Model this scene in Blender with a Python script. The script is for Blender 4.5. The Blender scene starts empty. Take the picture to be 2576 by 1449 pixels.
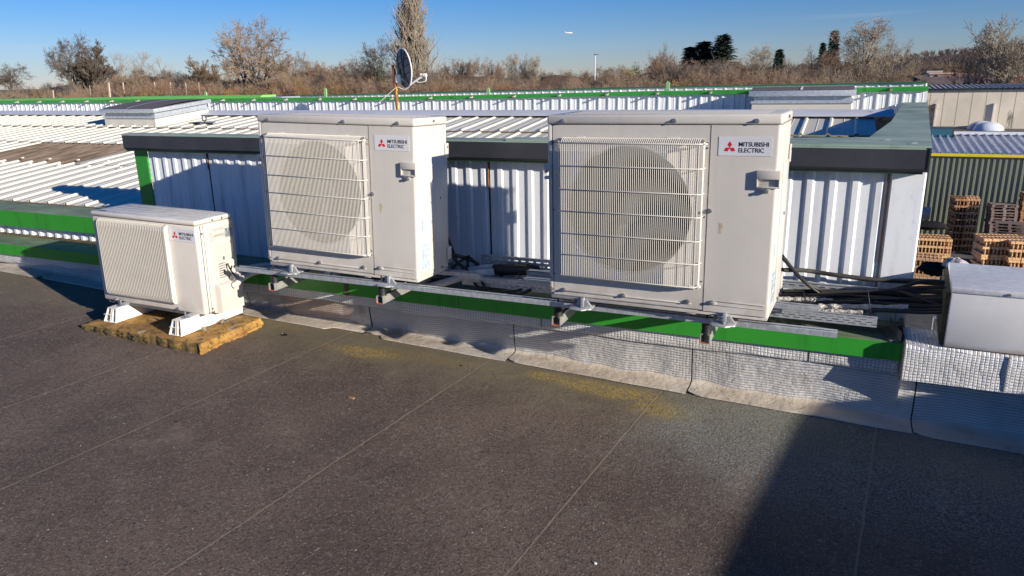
import bpy, bmesh, math, random
from mathutils import Vector, Matrix, Euler
R = math.radians
rnd = random.Random(7)
scn = bpy.context.scene
COL = scn.collection
# ------------------------------------------------------------------ camera
HC = 1.42
RC = Matrix(((0.9134430, -0.0949241, -0.3957413), (0.4065284, 0.2579442, 0.8764699), (-0.0188810, 0.9614854, -0.2742067)))
cam_d = bpy.data.cameras.new('camera'); cam = bpy.data.objects.new('camera', cam_d); COL.objects.link(cam)
M = Matrix(((RC[0][0], RC[0][1], -RC[0][2], 0), (RC[1][0], RC[1][1], -RC[1][2], 0), (RC[2][0], RC[2][1], -RC[2][2], HC), (0, 0, 0, 1)))
cam.matrix_world = M
cam_d.sensor_width = 36; cam_d.lens = 36 * 2887.88 / 4032
cam_d.clip_start = .05; cam_d.clip_end = 9000
scn.camera = cam
# ------------------------------------------------------------------ world + sun
SUN = Vector((.74, -.25, .222)).normalized()
world = bpy.data.worlds.new('World'); scn.world = world; world.use_nodes = True
wn = world.node_tree; bg = wn.nodes['Background']
sky = wn.nodes.new('ShaderNodeTexSky'); sky.sky_type = 'NISHITA'; sky.sun_disc = False
sky.sun_elevation = math.asin(SUN.z); sky.sun_rotation = math.atan2(SUN.x, SUN.y)
sky.altitude = 300; sky.air_density = 1.0; sky.dust_density = 0; sky.ozone_density = 5.0
hs = wn.nodes.new('ShaderNodeHueSaturation'); hs.inputs['Saturation'].default_value = 1.28; wn.links.new(sky.outputs[0], hs.inputs['Color'])
tint = wn.nodes.new('ShaderNodeMix'); tint.data_type = 'RGBA'; tint.blend_type = 'MULTIPLY'; tint.inputs[0].default_value = 1; tint.inputs[7].default_value = (.90, .845, 1.12, 1)
wn.links.new(hs.outputs[0], tint.inputs[6])
wtc = wn.nodes.new('ShaderNodeTexCoord'); wmp = wn.nodes.new('ShaderNodeMapping'); wmp.inputs[2].default_value = (0, .10, .25); wmp.inputs[3].default_value = (1.6, 1.6, 16); wn.links.new(wtc.outputs['Generated'], wmp.inputs[0])
wno = wn.nodes.new('ShaderNodeTexNoise'); wno.inputs['Scale'].default_value = 1.5; wno.inputs['Detail'].default_value = 5; wno.inputs['Distortion'].default_value = .6; wn.links.new(wmp.outputs[0], wno.inputs['Vector'])
wr_ = wn.nodes.new('ShaderNodeMapRange'); wr_.interpolation_type = 'SMOOTHSTEP'; wr_.inputs[1].default_value = .56; wr_.inputs[2].default_value = .80; wr_.inputs[4].default_value = .28; wn.links.new(wno.outputs['Fac'], wr_.inputs[0])
cm_ = wn.nodes.new('ShaderNodeMix'); cm_.data_type = 'RGBA'; cm_.inputs[7].default_value = (6.5, 7.2, 8.2, 1); wn.links.new(wr_.outputs[0], cm_.inputs[0]); wn.links.new(tint.outputs[2], cm_.inputs[6]); wn.links.new(cm_.outputs[2], bg.inputs[0]); bg.inputs[1].default_value = .065
sun_d = bpy.data.lights.new('sun', 'SUN'); sun_d.energy = 5.0; sun_d.angle = R(.5); sun_d.color = (1, .91, .79)
sun = bpy.data.objects.new('sun', sun_d); COL.objects.link(sun)
sun.rotation_euler = SUN.to_track_quat('Z', 'Y').to_euler()
vs = scn.view_settings; vs.view_transform = 'Standard'; vs.look = 'None'; vs.gamma = 1; vs.use_curve_mapping = False; vs.exposure = .62

# ------------------------------------------------------------------ pixel helpers (2576-wide picture of the place)
F = 2887.88 * 2576 / 4032
def ray(x, y):
    d = RC @ Vector(((x - 1288) / F, -(y - 724.5) / F, 1)); return d
def P(x, y, Y):
    d = ray(x, y); return Vector((0, 0, HC)) + d * (Y / d.y)
def PZ(x, y, z):
    d = ray(x, y); return Vector((0, 0, HC)) + d * ((z - HC) / d.z)
def zz(x, y, reg, w):
    k = (reg[2] - reg[0]) / w / 1.565217; return reg[0] / 1.565217 + x * k, reg[1] / 1.565217 + y * k
Z2 = (3000, 1000, 4032, 1600); TT = (1500, 1000, 2200, 1350); RR = (900, 980, 1500, 1350); S5 = (3500, 720, 4032, 1120); Y5 = (3500, 230, 4032, 640)
def gz(X): return -.03 * (X + 3.6)

# ------------------------------------------------------------------ materials
def mat(name, col, rough=.6, metal=0, nscale=0, namt=.15, bump=0, bscale=200, col2=None, n2=None, coat=0, detail=6, obj=True, spec=.5):
    m = bpy.data.materials.new(name); m.use_nodes = True; nt = m.node_tree; p = nt.nodes['Principled BSDF']
    p.inputs['Base Color'].default_value = (*col, 1); p.inputs['Roughness'].default_value = rough; p.inputs['Metallic'].default_value = metal
    p.inputs['Specular IOR Level'].default_value = spec
    if coat: p.inputs['Coat Weight'].default_value = coat
    tc = nt.nodes.new('ShaderNodeTexCoord')
    if nscale:
        n = nt.nodes.new('ShaderNodeTexNoise'); n.inputs['Scale'].default_value = nscale; n.inputs['Detail'].default_value = detail; n.inputs['Roughness'].default_value = .65
        nt.links.new(tc.outputs['Object'], n.inputs['Vector'])
        r = nt.nodes.new('ShaderNodeValToRGB'); r.color_ramp.elements[0].position = .3; r.color_ramp.elements[1].position = .7
        a = col2 or tuple(c * (1 - namt) for c in col); b = col if col2 else tuple(min(1, c * (1 + namt * .6)) for c in col)
        r.color_ramp.elements[0].color = (*a, 1); r.color_ramp.elements[1].color = (*b, 1)
        nt.links.new(n.outputs['Fac'], r.inputs['Fac']); nt.links.new(r.outputs['Color'], p.inputs['Base Color'])
    if bump:
        n = nt.nodes.new('ShaderNodeTexNoise'); n.inputs['Scale'].default_value = bscale; n.inputs['Detail'].default_value = 4
        nt.links.new(tc.outputs['Object'], n.inputs['Vector'])
        b = nt.nodes.new('ShaderNodeBump'); b.inputs['Strength'].default_value = bump; b.inputs['Distance'].default_value = .01
        nt.links.new(n.outputs['Fac'], b.inputs['Height']); nt.links.new(b.outputs['Normal'], p.inputs['Normal'])
    return m

class G:  # tiny node-graph helper
    def __init__(s, m): s.nt = m.node_tree; s.p = s.nt.nodes['Principled BSDF']
    def n(s, t, **k):
        x = s.nt.nodes.new('ShaderNode' + t)
        for a, b in k.items(): setattr(x, a, b)
        return x
    def l(s, a, b): s.nt.links.new(a, b)
    def val(s, x, sock):
        if isinstance(x, (int, float)): sock.default_value = x
        elif isinstance(x, tuple): sock.default_value = x if len(x) == 4 else (*x, 1)
        else: s.l(x, sock)
    def m(s, op, a, b=0, c=0, clamp=False):
        x = s.n('Math', operation=op, use_clamp=clamp)
        s.val(a, x.inputs[0]); s.val(b, x.inputs[1])
        if len(x.inputs) > 2: s.val(c, x.inputs[2])
        return x.outputs[0]
    def noise(s, vec, scale, detail=4, rough=.6):
        x = s.n('TexNoise'); x.inputs['Scale'].default_value = scale; x.inputs['Detail'].default_value = detail; x.inputs['Roughness'].default_value = rough
        s.l(vec, x.inputs['Vector']); return x.outputs['Fac']
    def ss(s, x, a, b):  # smoothstep 0..1
        r = s.n('MapRange', interpolation_type='SMOOTHSTEP'); s.val(x, r.inputs[0]); s.val(a, r.inputs[1]); s.val(b, r.inputs[2]); return r.outputs[0]
    def mix(s, f, a, b):
        x = s.n('Mix', data_type='RGBA'); s.val(f, x.inputs[0]); s.val(a, x.inputs[6]); s.val(b, x.inputs[7]); return x.outputs[2]
    def bump(s, h, strength, dist, prev=None):
        b = s.n('Bump'); b.inputs['Strength'].default_value = strength; b.inputs['Distance'].default_value = dist; s.l(h, b.inputs['Height'])
        if prev: s.l(prev, b.inputs['Normal'])
        return b.outputs[0]
    def xyz(s):
        tc = s.n('TexCoord'); sp = s.n('SeparateXYZ'); s.l(tc.outputs['Object'], sp.inputs[0]); return tc.outputs['Object'], sp.outputs[0], sp.outputs[1], sp.outputs[2]

paint = mat('ivory_paint', (.585, .55, .50), .38, nscale=5, namt=.05, spec=.4)
g = G(paint); v, x, y, z = g.xyz(); mp = g.n('Mapping'); g.l(v, mp.inputs[0]); mp.inputs[3].default_value = (26, 26, 1.6)
st_ = g.ss(g.noise(mp.outputs[0], 1, 7), .50, .78); top_ = g.ss(z, .30, .78); low_ = g.ss(z, .14, -.01)
cr_ = [n_ for n_ in paint.node_tree.nodes if n_.bl_idname == 'ShaderNodeValToRGB'][0].outputs[0]
gr_ = g.m('ADD', g.m('MULTIPLY', st_, g.m('MULTIPLY', top_, .22)), g.m('MULTIPLY', g.m('MULTIPLY', low_, g.ss(g.noise(v, 13, 6), .4, .65)), .30), clamp=True)
g.l(g.mix(gr_, cr_, (.33, .27, .20)), g.p.inputs['Base Color'])
paint_w = mat('white_plastic', (.54, .51, .455), .4, nscale=7, namt=.05)
paint_side = paint
topdirt = mat('weathered_lid', (.60, .59, .57), .5, nscale=9, namt=.25, detail=9)
wire = mat('guard_wire', (.66, .635, .58), .4)
dark = mat('dark_plastic', (.012, .012, .013), .55)
fan_m = mat('fan_plastic', (.03, .03, .032), .45)
coil_m = mat('coil_fins', (.028, .029, .031), .7)
screw_m = mat('screw_steel', (.45, .45, .46), .35, .9)
galv = mat('galvanised_steel', (.56, .59, .62), .42, .5, nscale=38, namt=.3, bump=.05, bscale=60)
galv_l = mat('zinc_bracket', (.42, .43, .44), .45, .3, nscale=30, namt=.12)
primer = mat('orange_primer', (.55, .12, .03), .6)
rubber = mat('black_rubber', (.014, .014, .015), .55)
cable_m = mat('black_cable', (.016, .015, .015), .5, nscale=20, namt=.4)
cable_b = mat('brown_black_insulation', (.032, .028, .026), .75, nscale=14, namt=.4)
pipe_m = mat('white_pipe_foam', (.66, .64, .60), .75, nscale=16, namt=.25, bump=.25, bscale=50)
pvc = mat('white_pvc', (.82, .80, .75), .3, nscale=5, namt=.05)
ins = mat('grey_sheet_inner', (.10, .10, .11), .6)
mk = lambda n, c, r=.5: mat(n, c, r)
red = mk('logo_red', (.62, .015, .02)); black = mk('print_black', (.01, .01, .012)); stick = mk('sticker_silver', (.68, .68, .70), .3)
lab = mk('label_pale_blue', (.50, .60, .66), .35); tape = mat('tape_residue', (.55, .48, .33), .8, nscale=60, namt=.3)
dusty = mk('print_grey', (.12, .13, .15))

# green coated sheet
def green_mat(name, top, face, streak=.7):
    m = mat(name, face, .35); g = G(m); v, x, y, z = g.xyz()
    geo = g.n('NewGeometry'); sn = g.n('SeparateXYZ'); g.l(geo.outputs['Normal'], sn.inputs[0])
    f = g.ss(sn.outputs[2], .5, .9)
    mp = g.n('Mapping'); g.l(v, mp.inputs[0]); mp.inputs[3].default_value = (11, 11, 1.0)
    st = g.noise(mp.outputs[0], 1.0, 6); face2 = g.mix(g.m('MULTIPLY', g.ss(st, .5, .75), streak), face, tuple(c * .45 + .01 for c in face))
    n1 = g.noise(v, 3.0, 8); n2 = g.noise(v, 22, 6)
    t2 = g.mix(g.ss(n1, .35, .7), top, tuple(c * .55 for c in top)); mp2 = g.n('Mapping'); g.l(v, mp2.inputs[0]); mp2.inputs[3].default_value = (1.4, 9, 1); n3 = g.noise(mp2.outputs[0], 2.2, 7); t2 = g.mix(g.m('MULTIPLY', g.ss(n3, .48, .62), .55), t2, tuple(c * .42 for c in top)); t3 = g.mix(g.m('MULTIPLY', g.ss(n2, .5, .75), .45), t2, (.30, .27, .16))
    c = g.mix(f, face2, t3); g.l(c, g.p.inputs['Base Color']); g.l(g.m('ADD', .33, g.m('MULTIPLY', f, .35)), g.p.inputs['Roughness'])
    return m
green = green_mat('green_coated_sheet', (.20, .27, .17), (.035, .30, .032))
greend = green_mat('bright_green_sheet', (.16, .50, .07), (.035, .33, .05))
patina = green_mat('patina_coping', (.24, .32, .26), (.047, .050, .058), .2)
dkfas = mat('anthracite_fascia', (.042, .045, .055), .5, nscale=2.5, namt=.35, detail=8)
dgreen = mat('dark_green_flashing', (.012, .045, .022), .5)

# white ribbed sheet with dirt
def sheet_mat(name, col, dirt, dscale=(9, 9, .9), amt=.55, lo=.5, hi=.8, rough=.35, metal=.25):
    m = mat(name, col, rough, metal); g = G(m); v, x, y, z = g.xyz()
    mp = g.n('Mapping'); g.l(v, mp.inputs[0]); mp.inputs[3].default_value = dscale
    st = g.noise(mp.outputs[0], 1.0, 8); n = g.noise(v, 45, 5)
    f = g.m('MULTIPLY', g.m('ADD', g.ss(st, lo, hi), g.m('MULTIPLY', g.ss(n, .55, .8), .35)), amt, clamp=True)
    g.l(g.mix(f, col, dirt), g.p.inputs['Base Color']); g.l(g.m('ADD', rough, g.m('MULTIPLY', f, .4)), g.p.inputs['Roughness'])
    return m
wallw = sheet_mat('white_wall_sheet', (.78, .81, .84), (.22, .23, .24), amt=.65, metal=0)
joint_m = mat('rusty_joint', (.22, .12, .05), .8, nscale=14, namt=.6)
roofw = sheet_mat('offwhite_roof_sheet', (.60, .575, .50), (.40, .37, .30), (3, 1.2, 3), .4, .5, .8, .45, 0)
roofb = sheet_mat('brown_translucent_sheet', (.34, .25, .17), (.12, .08, .05), (14, 3, 14), .9, .35, .65, .6, 0)
ridge_m = mat('ridge_sheet', (.60, .61, .66), .6, nscale=4, namt=.1)
farw = sheet_mat('far_wall_sheet', (.76, .78, .80), (.35, .37, .40), (4, 4, 1.5), .45, metal=0)

# bitumen roof membrane
def roof_mat():
    m = mat('bitumen_membrane', (.12, .1, .09), .85); g = G(m); v, x, y, z = g.xyz()
    vor = g.n('TexVoronoi'); vor.inputs['Scale'].default_value = 130; g.l(v, vor.inputs['Vector'])
    big = g.noise(v, 1.3, 7, .6); mid = g.noise(v, 5, 6, .65); fine = g.noise(v, 75, 5, .85); gran = g.noise(v, 120, 4, .85)
    c = g.mix(g.ss(big, .35, .68), (.098, .064, .047), (.165, .113, .084))
    c = g.mix(g.m('MULTIPLY', g.ss(mid, .52, .75), .5), c, (.21, .165, .13))
    c = g.mix(g.m('MULTIPLY', g.ss(fine, .50, .61), .80), c, (.030, .024, .022))
    f2 = g.noise(v, 48, 5, .85); c = g.mix(g.m('MULTIPLY', g.ss(f2, .55, .66), .6), c, (.30, .26, .225))
    c = g.mix(g.m('MULTIPLY', g.ss(gran, .585, .64), .55), c, (.48, .48, .47))
    # grey mineral zone + olive moss towards the upstand
    yf = g.ss(g.m('ADD', y, g.m('MULTIPLY', g.m('SUBTRACT', mid, .5), .9)), 2.75, 3.35)
    xr = g.ss(g.m('ADD', x, g.m('MULTIPLY', g.m('SUBTRACT', big, .5), 1.6)), -.9, -.3)
    c = g.mix(g.m('MULTIPLY', yf, .55), c, (.19, .17, .10))
    c = g.mix(g.m('MULTIPLY', g.m('MULTIPLY', g.ss(y, 2.3, 2.9), xr), g.m('MULTIPLY', g.ss(gran, .46, .58), .75)), c, (.27, .31, .31))
    # yellow lichen patches
    tot = None
    for px, py, rx, ry in ((-2.33, 3.17, .30, .085), (-1.3, 3.29, .14, .06), (-.95, 3.26, .34, .09), (-.68, 3.16, .17, .11), (-3.2, 3.33, .4, .08), (-2.0, 3.25, .5, .07)):
        w = 1.0 if px in (-2.33, -.95, -.68, -1.3) else .35
        dx = g.m('DIVIDE', g.m('SUBTRACT', x, px), rx); dy = g.m('DIVIDE', g.m('SUBTRACT', y, py), ry)
        d = g.m('SQRT', g.m('ADD', g.m('MULTIPLY', dx, dx), g.m('MULTIPLY', dy, dy)))
        e = g.m('MULTIPLY', g.ss(g.m('ADD', d, g.m('MULTIPLY', g.m('SUBTRACT', mid, .5), 1.6)), 1.25, .35), w)
        tot = e if tot is None else g.m('MAXIMUM', tot, e)
    lich = g.m('MULTIPLY', tot, g.ss(g.noise(v, 75, 5, .8), .47, .55))
    c = g.mix(g.m('MULTIPLY', lich, .85), c, (.40, .28, .05))
    # lap seams of the rolls
    seam = None
    for X0 in (1.9, .95, -.02, -.99, -1.93, -2.88, -3.60, -4.55, -5.5, -6.45, -7.4):
        d = g.m('ABSOLUTE', g.m('SUBTRACT', g.m('ADD', g.m('SUBTRACT', x, X0), g.m('MULTIPLY', g.m('SUBTRACT', mid, .5), .012)), g.m('MULTIPLY', y, .08)))
        e = g.ss(d, .006, .002); seam = e if seam is None else g.m('MAXIMUM', seam, e)
    bleed = None
    for X0 in (1.9, .95, -.02, -.99, -1.93, -2.88, -3.60, -4.55, -5.5, -6.45, -7.4):
        d = g.m('SUBTRACT', g.m('ADD', g.m('SUBTRACT', x, X0), g.m('MULTIPLY', g.m('SUBTRACT', mid, .5), .05)), g.m('MULTIPLY', y, .08))
        e = g.m('MULTIPLY', g.ss(d, .0, .004), g.ss(d, .035, .012)); bleed = e if bleed is None else g.m('MAXIMUM', bleed, e)
    c = g.mix(g.m('MULTIPLY', bleed, .15), c, (.035, .027, .024))
    c = g.mix(g.m('MULTIPLY', seam, .62), c, (.30, .235, .17))
    # pale dried puddles
    dry = g.m('MULTIPLY', g.ss(g.noise(v, 1.7, 5, .6), .58, .76), .45)
    c = g.mix(dry, c, (.25, .20, .155))
    g.l(c, g.p.inputs['Base Color'])
    b = g.bump(g.m('MULTIPLY', vor.outputs['Distance'], 1.0), .9, .004)
    b = g.bump(g.m('ADD', fine, gran), 1, .006, b)
    st = None
    b = g.bump(seam, .5, .004, b)
    b = g.bump(g.noise(v, 3.0, 4), .7, .04, b); b = g.bump(g.noise(v, 14, 3), .5, .012, b)
    g.l(b, g.p.inputs['Normal']); g.p.inputs['Roughness'].default_value = .8
    return m
bitumen = roof_mat()

# embossed aluminium: ribs = horizontal lines, waffle = small pads; tan = faded strip at the foot
def foil(name, kind):
    m = mat(name, (.5, .5, .5), .42, .30); g = G(m); v, x, y, z = g.xyz()
    u = g.m('ADD', g.m('MULTIPLY', x, 1.0), 0); s_ = g.m('ADD', z, g.m('MULTIPLY', y, -1.0))
    wob = g.m('MULTIPLY', g.m('SUBTRACT', g.noise(v, 7, 3), .5), .010)
    s2 = g.m('ADD', s_, g.m('ADD', wob, g.m('MULTIPLY', x, .03)))
    rz = g.m('SINE', g.m('MULTIPLY', s2, 6.2832 / (.0120 if kind == 'waffle' else .0150))); rx = g.m('SINE', g.m('MULTIPLY', g.m('ADD', u, wob), 6.2832 / .0160))
    az = g.ss(rz, -.95, -.35); ax = g.ss(rx, -.95, -.35)
    big = g.noise(v, 2.4, 6); med = g.noise(v, 9, 6)
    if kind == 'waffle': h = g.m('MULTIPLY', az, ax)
    elif kind == 'ribs': h = g.m('ADD', g.m('MULTIPLY', az, .85), g.m('MULTIPLY', g.m('MULTIPLY', g.m('MULTIPLY', az, ax), g.ss(big, .42, .6)), .30))
    else: h = g.m('MULTIPLY', az, .3)
    if kind == 'flap':
        c = g.mix(g.ss(big, .35, .7), (.47, .40, .32), (.56, .51, .44)); c = g.mix(g.m('MULTIPLY', g.ss(med, .5, .7), .6), c, (.30, .24, .17)); g.p.inputs['Metallic'].default_value = .1; g.p.inputs['Roughness'].default_value = .6
    else:
        c = g.mix(g.ss(big, .4, .75), (.80, .80, .80), (.64, .63, .62))
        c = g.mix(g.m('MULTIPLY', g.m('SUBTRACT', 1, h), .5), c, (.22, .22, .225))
        c = g.mix(g.m('MULTIPLY', g.ss(med, .55, .8), .45), c, (.40, .35, .29))
        if kind == 'ribs':   # rust-brown stain under the leaking joint
            dx = g.m('DIVIDE', g.m('SUBTRACT', x, -2.95), .42); e = g.ss(g.m('ADD', g.m('MULTIPLY', dx, dx), g.m('MULTIPLY', g.m('SUBTRACT', med, .5), 2.)), 1.0, .2)
            c = g.mix(g.m('MULTIPLY', e, .65), c, (.30, .15, .08))
            dx = g.m('DIVIDE', g.m('ADD', x, 1.9), 2.6); e = g.ss(g.m('ABSOLUTE', dx), 1, .5)
            c = g.mix(g.m('MULTIPLY', e, .3), c, (.22, .20, .18))
    g.l(c, g.p.inputs['Base Color'])
    b = g.bump(h, .85, .003); b = g.bump(g.noise(v, 11, 3), .4, .03, b); cr = g.ss(g.m('ABSOLUTE', g.m('SUBTRACT', g.noise(v, 3.2, 1), .5)), .0, .012); b = g.bump(cr, .18, .003, b); g.l(b, g.p.inputs['Normal'])
    return m
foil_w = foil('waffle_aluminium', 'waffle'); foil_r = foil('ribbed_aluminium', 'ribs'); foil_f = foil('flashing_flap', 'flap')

def slab_mat():
    m = mat('lichen_concrete', (.4, .2, .05), .85); g = G(m); v, x, y, z = g.xyz()
    a = g.noise(v, 7, 7); b = g.noise(v, 28, 7, .7); c0 = g.noise(v, 90, 5, .7)
    c = g.mix(g.ss(a, .38, .62), (.46, .26, .06), (.33, .16, .04)); geo = g.n('NewGeometry'); sn = g.n('SeparateXYZ'); g.l(geo.outputs['Normal'], sn.inputs[0]); fr_ = g.ss(sn.outputs[1], -.3, -.8); c = g.mix(g.m('MULTIPLY', g.ss(g.m('ADD', b, g.m('MULTIPLY', fr_, .13)), .50, .62), .85), c, (.085, .075, .03))
    c = g.mix(g.m('MULTIPLY', g.ss(c0, .56, .68), .7), c, (.07, .05, .03)); c = g.mix(g.m('MULTIPLY', g.ss(g.noise(v, 11, 5), .6, .7), .7), c, (.48, .42, .34))
    g.l(c, g.p.inputs['Base Color']); g.l(g.bump(g.m('ADD', b, c0), .9, .012), g.p.inputs['Normal']); return m
slab_m = slab_mat()
concrete = mat('yard_concrete', (.36, .29, .21), .9, nscale=.8, namt=.3, detail=8)

# ------------------------------------------------------------------ mesh builder
class MB:
    def __init__(s): s.v = []; s.f = []; s.mi = []; s.c = 0
    def mesh(s, vs_, fs):
        o = len(s.v); s.v += [tuple(v) for v in vs_]; s.f += [tuple(i + o for i in f) for f in fs]; s.mi += [s.c] * len(fs); return s
    def box(s, x0, x1, y0, y1, z0, z1, T=None):
        vs_ = [Vector((x, y, z)) for x in (x0, x1) for y in (y0, y1) for z in (z0, z1)]
        if T: vs_ = [T @ v for v in vs_]
        return s.mesh(vs_, [(0, 1, 3, 2), (4, 6, 7, 5), (0, 4, 5, 1), (2, 3, 7, 6), (0, 2, 6, 4), (1, 5, 7, 3)])
    def tube(s, pts, r, n=8, cap=True, r1=None):
        pts = [Vector(p) for p in pts]; rings = []; k = len(pts)
        up = Vector((0, 0, 1)); prev = None
        for i, p in enumerate(pts):
            t = (pts[min(i + 1, k - 1)] - pts[max(i - 1, 0)]).normalized()
            if prev is None: a = t.cross(up if abs(t.z) < .9 else Vector((1, 0, 0))).normalized()
            else: a = (prev - t * prev.dot(t)).normalized()
            prev = a; b = t.cross(a); rr = r if r1 is None else r + (r1 - r) * i / (k - 1)
            if isinstance(r, (list, tuple)): rr = r[i]
            rings.append([p + (a * math.cos(6.28318 * j / n) + b * math.sin(6.28318 * j / n)) * rr for j in range(n)])
        vs_ = [v for q in rings for v in q]; fs = []
        for i in range(k - 1):
            for j in range(n): fs.append((i * n + j, i * n + (j + 1) % n, (i + 1) * n + (j + 1) % n, (i + 1) * n + j))
        if cap: fs.append(tuple(range(n - 1, -1, -1))); fs.append(tuple((k - 1) * n + j for j in range(n)))
        return s.mesh(vs_, fs)
    def prism(s, poly, a, b, axis='x'):  # poly of 2-D points extruded from a to b
        n = len(poly); f = {'x': lambda t, p: (t, p[0], p[1]), 'y': lambda t, p: (p[0], t, p[1]), 'z': lambda t, p: (p[0], p[1], t)}[axis]
        vs_ = [f(a, p) for p in poly] + [f(b, p) for p in poly]
        fs = [(i, (i + 1) % n, n + (i + 1) % n, n + i) for i in range(n)] + [tuple(range(n - 1, -1, -1)), tuple(range(n, 2 * n))]
        return s.mesh(vs_, fs)
    def sheet(s, prof, ends, thick=None):  # prof list of points, ends: function(point, 0/1) -> 3-D
        n = len(prof); vs_ = [ends(p, 0) for p in prof] + [ends(p, 1) for p in prof]
        return s.mesh(vs_, [(i, i + 1, n + i + 1, n + i) for i in range(n - 1)])
    def quad(s, a, b, c, d): return s.mesh([a, b, c, d], [(0, 1, 2, 3)])
    def build(s, name, m, parent=None, bevel=0, seg=2, smooth=30, **tagk):
        me = bpy.data.meshes.new(name); me.from_pydata(s.v, [], s.f)
        ms = m if isinstance(m, (list, tuple)) else [m]
        for q in ms: me.materials.append(q)
        if len(ms) > 1: me.polygons.foreach_set('material_index', s.mi)
        bm = bmesh.new(); bm.from_mesh(me)
        bmesh.ops.recalc_face_normals(bm, faces=bm.faces)
        if bevel:
            es = [e for e in bm.edges if len(e.link_faces) == 2 and e.calc_face_angle(0) > .5]
            bmesh.ops.bevel(bm, geom=es, offset=bevel, segments=seg, profile=.5, affect='EDGES', clamp_overlap=True)
        bm.to_mesh(me); bm.free()
        if smooth:
            me.shade_smooth(); me.set_sharp_from_angle(angle=R(smooth))
        o = bpy.data.objects.new(name, me); COL.objects.link(o)
        if parent: o.parent = parent
        if tagk: tag(o, **tagk)
        return o
def tag(o, label=None, cat=None, group=None, kind=None):
    if label: o['label'] = label
    if cat: o['category'] = cat
    if group: o['group'] = group
    if kind: o['kind'] = kind
    return o
def empty(name, loc=(0, 0, 0), rot=(0, 0, 0), **k):
    o = bpy.data.objects.new(name, None); COL.objects.link(o); o.location = loc; o.rotation_euler = rot; o.empty_display_size = .1; tag(o, **k); return o
def copy_tree(o, parent=None):
    c = o.copy(); COL.objects.link(c)
    if parent: c.parent = parent
    for ch in list(o.children): copy_tree(ch, c)
    return c
def text(body, size, name, m, parent, loc, rot, sx=1.0, bold=.0, ext=.0004):
    cu = bpy.data.curves.new('t', 'FONT'); cu.body = body; cu.size = size; cu.extrude = ext; cu.offset = bold; cu.resolution_u = 3
    t = bpy.data.objects.new('t', cu); COL.objects.link(t); bpy.context.view_layer.update()
    me = bpy.data.meshes.new_from_object(t.evaluated_get(bpy.context.evaluated_depsgraph_get()))
    bpy.data.objects.remove(t); bpy.data.curves.remove(cu)
    me.materials.clear(); me.materials.append(m)
    xs = [v.co.x for v in me.vertices]; x0 = min(xs); w = max(xs) - x0
    for v in me.vertices: v.co.x = (v.co.x - x0) * sx
    o = bpy.data.objects.new(name, me); COL.objects.link(o); o.parent = parent; o.location = loc; o.rotation_euler = rot; return o, w * sx
def bez(pts, n=8):  # Catmull-Rom
    pts = [Vector(p) for p in pts]; out = []
    q = [pts[0] * 2 - pts[1]] + pts + [pts[-1] * 2 - pts[-2]]
    for i in range(1, len(q) - 2):
        for k in range(n):
            t = k / n; a, b, c, d = q[i - 1:i + 3]
            out.append(.5 * ((2 * b) + (c - a) * t + (2 * a - 5 * b + 4 * c - d) * t * t + (3 * b - a - 3 * c + d) * t ** 3))
    out.append(pts[-1]); return out

# ================================================================== SETTING
# ---- terrain
def smooth(t): t = max(0, min(1, t)); return t * t * (3 - 2 * t)
def gh(X, Y):
    a = smooth((Y - 34) / 16) * smooth((2.0 - (X - .04 * Y)) / 5)
    b = smooth((Y - 70) / 60)
    h = -8 + 5.6 * max(a, b * .72) if Y > 0 else -8
    return h + (.5 * math.sin(X * .05 + 1) * math.sin(Y * .043) if Y > 60 else 0)
def axis(*seg):
    out = []
    for a, b, st in seg:
        x = a
        while x < b - 1e-6: out.append(x); x += st
    out.append(seg[-1][1]); return out
xs = axis((-3000, -400, 200), (-400, -120, 14), (-120, 60, 4), (60, 400, 17), (400, 3000, 200)); ys = axis((-300, 20, 20), (20, 140, 3), (140, 500, 18), (500, 4000, 250))
m = MB(); m.mesh([(x, y, gh(x, y)) for y in ys for x in xs], [(j * len(xs) + i, j * len(xs) + i + 1, (j + 1) * len(xs) + i + 1, (j + 1) * len(xs) + i) for j in range(len(ys) - 1) for i in range(len(xs) - 1)])
def ground_mat():
    mm = mat('winter_ground', (.2, .15, .08), .95); g = G(mm); v, x, y, z = g.xyz()
    a = g.noise(v, .25, 8); b = g.noise(v, 2.5, 6)
    soil = g.mix(g.ss(a, .4, .6), (.17, .10, .055), (.16, .15, .06)); soil = g.mix(g.m('MULTIPLY', g.ss(b, .5, .7), .6), soil, (.06, .04, .025))
    yard = g.mix(g.ss(g.noise(v, .5, 7), .4, .65), (.34, .28, .21), (.27, .22, .17))
    asp = g.mix(g.ss(b, .4, .7), (.05, .05, .052), (.085, .083, .08))
    yard = g.mix(g.ss(y, 24, 25), yard, asp)
    g.l(g.mix(g.ss(z, -7.9, -7.3), yard, soil), g.p.inputs['Base Color']); return mm
m.build('ground', ground_mat(), smooth=60, kind='structure')

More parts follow.
